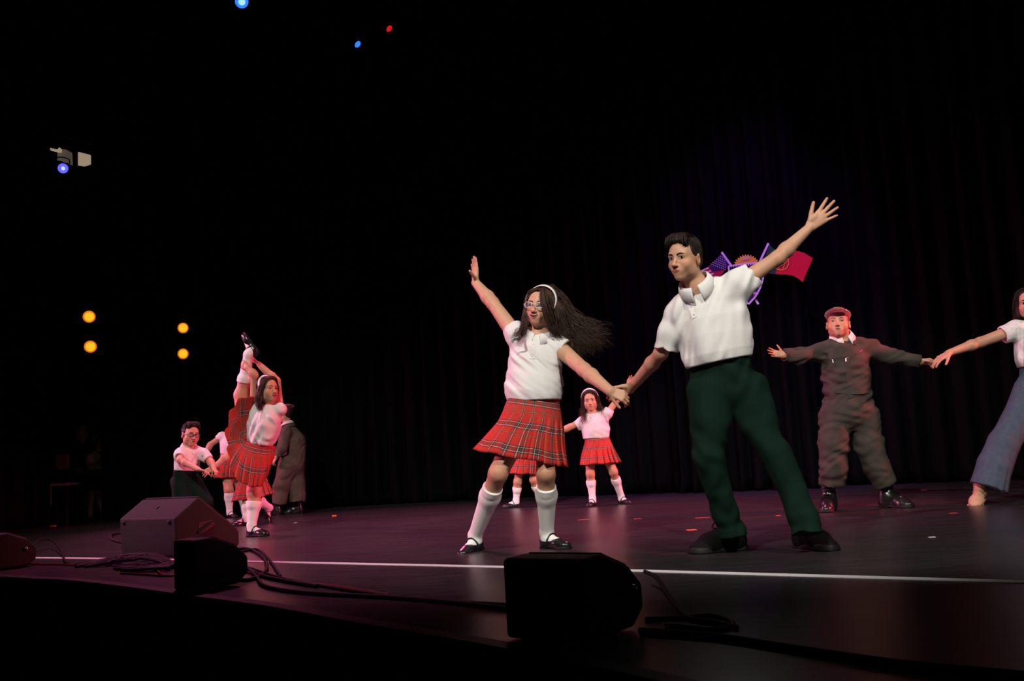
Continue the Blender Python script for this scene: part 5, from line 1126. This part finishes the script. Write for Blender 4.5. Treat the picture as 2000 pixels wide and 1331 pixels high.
# ------------------------------------------------------------------ small boy with glasses
def boy_small():
    D = 8.9; p = Person('small boy in dark glasses, white polo and green trousers', D, .0056, (*at(372, 900, D)[:2], 0), 'skin', .200)
    P = p.P; shR, shL = P(354, 885, -.07), P(392, 884, .05); nk = P(370, 876); p.frame(shL - shR + vec(0, .10, 0), nk - P(362, 925))
    p.head(P(372, 850, -.04), 40, -6, 4, 'talk', 1.0, 1.12, neck=nk, rn=.042); rings = [(P(362, 940), p.L(24), .66), (P(364, 918), p.L(22), .64), (P(366, 900), p.L(22), .64), (P(369, 884), p.L(18), .8)]; p.torso(rings, shR, shL, .80, .034)
    p.arm(shR, P(352, 899, -.15), P(387, 917, -.24), .034, .029, .021); p.hand(P(388, 917, -.24), vec(.9, -.1, -.35), vec(.3, -.2, -.9), True, .12, curl=(.2,) * 4)
    p.arm(shL, P(411, 902, .0), P(417, 916, -.06), .035, .029, .021); p.hand(P(417, 915, -.06), vec(.5, -.4, -.6), vec(-.5, .2, -.5), False, .115, curl=(.9,) * 4, spread=.04, thumb=(.2, .8, .5))
    z0 = p.base; A1, G1 = p.foot('sneaker', z0 + vec(-.08, -.02, 0), vec(.7, -.7, 0), size=.9); A2, G2 = p.foot('sneaker', z0 + vec(.12, .10, 0), vec(.8, -.5, 0), size=.9)
    h1, h2 = P(354, 942), P(374, 944, .04); k1, k2 = h1 * .5 + A1 * .5 + vec(.02, -.05, 0), h2 * .5 + A2 * .5 + vec(.05, -.04, 0); p.leg(h1, k1, A1, .052, .04, .038, .028); p.leg(h2, k2, A2, .052, .04, .038, .028); p.finish()
    sl = [([P(361, 885, -.04), P(353, 887, -.08), P(351, 894, -.12)], [.052, .050, .046], .038), ([P(384, 884, .02), P(397, 888, .03), P(406, 898, .01)], [.052, .050, .045], .036)]
    rs = [(P(364, 920), p.L(25), .72), (P(365, 906), p.L(24), .70), (P(367, 892), p.L(23), .70), (P(369, 884), p.L(16), .8)]
    t = p.top('polo_shirt', rs, sl, 'polo_white', .004, shR=P(359, 885), shL=P(385, 884, .02), rs=.044, neck_r=.052); p.collar(t, 'polo_white', rx=.058, rise=.016, drop=.026, flare=.022, C=P(370, 878), lift=.026); p.placket(t, P(380, 888), P(381, 906), 'polo_white', 2, .022)
    c = p.on(p.topf, P(387, 890) + p.fwd * .3, -p.fwd); V, F = tubes([np.stack([c - p.up * .008, c + p.up * .008])], [.006], 6); p.put('chest_badge', V, F, 'strap_blue', t)
    p.trousers('trousers', P(363, 915), p.L(24.5), [([h1, k1, A1 + vec(0, 0, -.03)], [p.L(20), p.L(17), p.L(14)]), ([h2, k2, A2 + vec(0, 0, -.03)], [p.L(20), p.L(17), p.L(14)])], 'trouser_green', .004, hipr=p.L(27), q=.72)
    p.boy_hair('hair_dark', .9, 7); p.glasses('frame_dark', .0026)
# ------------------------------------------------------------------ girls half hidden behind the kicking girl
def girl_fist():
    p = Person('girl in tartan skirt with a clenched fist behind the kicking girl', fl(452, 1012)[1], .0068, fl(450, 1012), 'skin', .19)
    P = p.P; shR, shL = P(436, 852), P(474, 850, .05); nk = P(458, 846); p.frame(shL - shR, Z + vec(.1, 0, 0))
    p.head(P(473, 828), -40, -10, 10, 'closed', neck=nk, rn=.04); rings = [(P(446, 898), p.L(20), .85), (P(450, 880), p.L(20), .85), (P(454, 864), p.L(19), .8), (P(457, 850), p.L(13), .8)]; p.torso(rings, shR, shL, .84, .034)
    p.arm(shR, P(411, 869, -.04), P(401, 888, -.10), .036, .031, .022); p.hand(P(400, 890, -.10), vec(-.25, -.3, -.9), vec(.2, -.9, -.2), True, .12, curl=(.95,) * 4, spread=.03, thumb=(.1, .8, .6), tcurl=.4)
    p.arm(shL, P(480, 870, .05), P(478, 890, .05), .036, .03, .02); p.hand(P(478, 890, .05), vec(0, 0, -1), vec(-1, 0, 0), False, .115)
    A1, G1 = p.foot('mary_jane', p.g(449), vec(.7, -.7, 0), size=.82); A2, G2 = p.foot('mary_jane', p.g(478, .1), vec(.7, -.7, 0), size=.82)
    h1, h2 = P(441, 915), P(457, 915, .05); k1, k2 = P(447, 958, -.03), P(470, 955, .05); c1 = p.leg(h1, k1, A1, .066, .05, .045, .028); c2 = p.leg(h2, k2, A2, .066, .05, .045, .028); p.sock(k1, c1, A1, G1, .82, .10, .05, .045, .028); p.sock(k2, c2, A2, G2, .82, .10, .05, .045, .028); p.finish((1, .95, .95))
    t = p.top('polo_shirt', [(P(450, 888), p.L(19), .85), (P(452, 870), p.L(20), .85), (P(456, 854), p.L(14), .8)], [([P(446, 855), P(434, 853), P(425, 860, -.02)], [.05, .05, .05], .038), ([P(466, 852), P(476, 858, .05)], [.046, .042], .036)], 'polo_white', .003, shR=P(446, 854), shL=P(466, 852), rs=.038, neck_r=.05); p.collar(t, 'polo_white', rx=.056, rise=.016, drop=.024, flare=.02, C=P(458, 848), lift=.026)
    p.skirt([p.ring(449, 884, 18, .86), p.ring(447, 900, 21, .86), p.ring(444, 916, 23, .85), p.ring(443, 933, 25, .84, 0, -1)], 18, .3, .02, seed=3, usc=1.3); long_hair(p, 'hair_dark', [(1, [(P(462, 856, -.05), .012)]), (-1, [(P(486, 850), .012)])], 20)
def girl_reach():
    p = Person('girl striding behind the kicking girl, reaching to the small boy', fl(480, 1026)[1], .0062, fl(490, 1024), 'skin', .195)
    P = p.P; shR, shL = P(474, 868, -.02), P(512, 862, .04); nk = P(497, 852); p.frame(shL - shR, Z)
    p.head(P(505, 832), -45, -8, 0, 'closed', neck=nk, rn=.04); rings = [(P(494, 935), p.L(24), .85), (P(495, 912), p.L(23), .85), (P(496, 888), p.L(24), .8), (P(497, 860), p.L(15), .8)]; p.torso(rings, shR, shL, .84, .036)
    p.arm(shR, P(448, 888, -.06), P(417, 914, -.12), .038, .033, .022); p.hand(P(416, 914, -.12), vec(-.85, -.1, -.5), vec(-.2, .9, -.3), True, .13, curl=(.12, .15, .18, .2), spread=.26, thumb=(.7, .6, .1)); p.arm(shL, P(522, 890, .1), P(518, 915, .1), .036, .03, .02); p.hand(P(518, 915, .1), vec(0, 0, -1), vec(-1, 0, 0), False, .115)
    A1, G1 = p.foot('mary_jane', p.g(480, -.1), vec(-.85, -.5, 0), size=.86); A2, G2 = p.foot('mary_jane', P(513, 1000, .18), vec(.25, -.15, -.95), vec(.85, .1, .35), .86)
    h1, h2 = P(485, 945), P(504, 945, .03); k1, k2 = P(484, 982, -.06), P(499, 974, -.02); c1 = p.leg(h1, k1, A1, .064, .046, .043, .027); c2 = p.leg(h2, k2, A2, .064, .046, .043, .027); p.sock(k1, c1, A1, G1, .86, .12, .046, .043, .027); p.sock(k2, c2, A2, G2, .86, .15, .046, .043, .027); p.finish()
    t = p.top('polo_shirt', [(P(495, 918), p.L(23), .85), (P(496, 892), p.L(25), .85), (P(497, 864), p.L(16), .8)], [([P(484, 870), P(472, 872, -.02), P(461, 880, -.04)], [.05, .05, .046], .04), ([P(506, 868), P(516, 876, .05)], [.046, .042], .036)], 'polo_white', .003, shR=P(484, 868), shL=P(506, 866), rs=.038, neck_r=.05); p.collar(t, 'polo_white', rx=.056, rise=.016, drop=.024, flare=.02, C=P(497, 854), lift=.026)
    p.skirt([p.ring(495, 914, 22, .86), p.ring(495, 934, 26, .86), p.ring(495, 952, 32, .85, 0, -3), p.ring(495, 972, 40, .84, 0, -8)], 20, .3, .022, seed=5, usc=1.25); long_hair(p, 'hair_dark', [(1, [(P(492, 866, -.05), .012)]), (-1, [(P(516, 866), .012)])], 20)
# ------------------------------------------------------------------ boy seen from behind
def boy_back():
    p = Person('boy in brown coverall and maroon cap turned away behind the kicking girl', fl(565, 1005)[1], .0066, fl(562, 1005), 'skin', .195)
    P = p.P; shL, shR = P(557, 843, -.12), P(572, 840, .14); nk = P(561, 832); p.frame(shL - shR, P(565, 835) - P(571, 890))
    p.head(P(558, 808), -112, 0, 0, 'closed', neck=nk, rn=.042, face=True); rings = [(P(572, 915), p.L(19), 1.0), (P(573, 885), p.L(17), 1.0), (P(571, 860), p.L(17), .95), (P(566, 842), p.L(14), .9)]; p.torso(rings, shR, shL, .78, .03)
    p.arm(shL, P(551, 876, -.17), P(540, 893, -.17), .034, .03, .023); p.hand(P(539, 895, -.17), vec(-.5, -.1, -.85), vec(.6, .5, -.2), False, .125, curl=(.9,) * 4, spread=.03, thumb=(.1, .9, .4)); p.arm(shR, P(552, 872, .16), P(536, 886, .12), .04, .034, .023); p.hand(P(535, 887, .12), vec(-.8, -.2, -.4), vec(0, -.6, -.6), True, .12, curl=(.9,) * 4, spread=.03)
    A1, G1 = p.foot('boot', p.g(541, -.03), vec(-.75, .6, 0), size=.98); A2, G2 = p.foot('boot', p.g(583, .05), vec(-.95, -.25, 0), size=.98); h1, h2 = P(563, 905, -.05), P(576, 905, .05); k1, k2 = P(551, 948, -.05), P(580, 945, .05); p.leg(h1, k1, A1, .04, .036, .034, .03); p.leg(h2, k2, A2, .04, .036, .034, .03); p.finish()
    sl = [([P(565, 846, -.03), P(557, 847, -.12), P(551, 876, -.17), P(542, 891, -.17)], [.072, .068, .054, .044], .034), ([P(572, 845, .1), P(560, 860, .15), P(550, 873, .16), P(538, 885, .12)], [.06, .056, .048, .042], .034), ([h1, k1, P(546, 984, -.03)], [p.L(18), p.L(15.5), p.L(15)], .05), ([h2, k2, P(581, 982)], [p.L(18), p.L(15.5), p.L(15)], .05)]
    t = p.top('coverall', [(P(572, 908), p.L(19.5), 1.15), (P(574, 882), p.L(17.5), 1.2), (P(573, 862), p.L(18), 1.15), (P(567, 846), p.L(15), 1.0), (P(563, 838), p.L(11), .9)], sl, 'coverall_brown', .006, hem=False, rs=.06, neck_r=.06, folds=[(X + .4 * Z, 12, 3, .007), (X - .6 * Z, 9, 3, .007)]); p.collar(t, 'coverall_brown', rx=.068, rise=.012, drop=.035, flare=.03, C=P(562, 836), lift=.016); wc = p.collar(p.bodyo, 'polo_white', rx=.058, rise=.022, drop=.016, C=P(561, 834), lift=.03); wc.name = 'shirt_collar'
    p.hair_cap('boy'); p.hair_done('hair_dark'); p.cap(badge=False)
# ------------------------------------------------------------------ two people waiting in the wings
def wing_girl():
    D = 12.75; p = Person('girl in white polo and headband waiting in the dark wings', D, .0082, (*at(184, 900, D)[:2], 0), 'skin', .19)
    P = p.P; shR, shL = P(178, 890, -.05), P(200, 890, .08); nk = P(190, 884); p.frame(shL - shR, Z); p.head(P(193, 868), 55, -2, 0, 'closed', neck=nk, rn=.04); rings = [(P(187, 938), p.L(13), .85), (P(187, 918), p.L(13), .85), (P(188, 900), p.L(15), .8), (P(189, 888), p.L(10), .8)]; p.torso(rings, shR, shL, .84, .034)
    p.arm(shR, P(178, 912, -.1), P(193, 908, -.16), .034, .028, .02); p.hand(P(194, 908, -.16), vec(.8, -.2, .3), vec(0, .8, .2), True, .12, curl=(.6,) * 4); p.arm(shL, P(206, 910, .1), P(204, 905, .0), .034, .028, .02)
    A1, G1 = p.foot('mary_jane', p.base + vec(-.03, -.05, 0), vec(.7, -.7, 0), size=.85); A2, G2 = p.foot('mary_jane', p.base + vec(.10, .05, 0), vec(.8, -.5, 0), size=.85); h1, h2 = P(181, 945), P(193, 945, .05); k1, k2 = P(179, 972, -.03), P(195, 972, .05); p.leg(h1, k1, A1, .045, .036, .034, .026); p.leg(h2, k2, A2, .045, .036, .034, .026); p.finish()
    t = p.top('polo_shirt', [(P(187, 921), p.L(15), .85), (P(188, 905), p.L(16), .85), (P(189, 891), p.L(11), .8)], [([P(182, 891), P(177, 894, -.05), P(176, 904, -.08)], [.05, .048, .045], .036), ([P(196, 891), P(203, 896, .08)], [.045, .042], .036)], 'polo_white', .003, shR=P(183, 891), shL=P(195, 891), rs=.036, neck_r=.05); p.collar(t, 'polo_white', rx=.056, rise=.016, drop=.022, flare=.02, C=P(190, 886), lift=.026)
    p.skirt([p.ring(187, 917, 15, .95, fw=-Y), p.ring(187, 935, 20, .95, fw=-Y), p.ring(187, 958, 23, .95, fw=-Y)], 18, .3, .012, m='black_cloth', seed=5); long_hair(p, 'hair_dark', [(1, [(P(184, 900, -.05), .012)]), (-1, [(P(199, 900, .05), .012)])], 18); p.headband(.0, ext=.018)
def wing_adult():
    D = 13.0; p = Person('person in black clothes standing in the dark wings', D, .0085, (*at(158, 900, D)[:2], 0), 'skin', .22)
    P = p.P; shR, shL = P(143, 872, -.05), P(174, 872, .05); nk = P(160, 862); p.frame(shL - shR, Z); p.head(P(161, 844), 40, 0, 0, 'closed', neck=nk, rn=.05); rings = [(P(158, 930), p.L(19), .8), (P(158, 905), p.L(17), .8), (P(159, 885), p.L(19), .75), (P(160, 868), p.L(11), .8)]; p.torso(rings, shR, shL, .78, .03)
    p.arm(shR, P(140, 900, -.02), P(150, 918, -.12), .034, .03, .023); p.hand(P(150, 918, -.12), vec(.6, -.3, -.3), vec(.3, .5, .2), True, .15, curl=(.4,) * 4); p.arm(shL, P(178, 900, .05), P(172, 920, -.02), .034, .03, .023); p.hand(P(172, 920, -.02), vec(0, 0, -1), vec(-1, 0, 0), False, .15, curl=(.3,) * 4)
    A1, G1 = p.foot('sneaker', p.base + vec(-.09, 0, 0), vec(.3, -.9, 0), size=1.1); A2, G2 = p.foot('sneaker', p.base + vec(.12, .02, 0), vec(.5, -.8, 0), size=1.1); h1, h2 = P(151, 938), P(166, 938); k1, k2 = P(149, 970, -.03), P(168, 970); p.leg(h1, k1, A1, .07, .052, .05, .032); p.leg(h2, k2, A2, .07, .052, .05, .032); p.finish()
    t = p.top('sweater', [(P(158, 922), p.L(19), .82), (P(158, 900), p.L(19), .82), (P(159, 880), p.L(19), .78), (P(160, 869), p.L(11), .8)], [([P(148, 874), P(142, 880, -.05), P(140, 900, -.02), P(149, 916, -.11)], [.07, .062, .046, .036], 0), ([P(170, 874), P(175, 880, .05), P(178, 900, .05), P(173, 916, -.01)], [.06, .056, .046, .036], 0)], 'black_cloth', .004, shR=P(149, 873), shL=P(169, 873), rs=.046); p.collar(t, 'black_cloth', C=P(160, 864), rise=.014, drop=.02)
    p.trousers('trousers', P(158, 915), p.L(17), [([h1, k1, A1], [p.L(13), p.L(11), p.L(10)]), ([h2, k2, A2], [p.L(13), p.L(11), p.L(10)])], 'black_cloth', .005); p.boy_hair('hair_dark', .8, 6)
CAST = [girl_front, boy_front, boy_coverall, woman_edge, girl_small, girl_behind, girl_kick, boy_small, girl_fist, girl_reach, boy_back, wing_girl, wing_adult]
import time
T0 = time.time()
for fn in CAST:
    fn(); print('built', fn.__name__, round(time.time() - T0, 1))
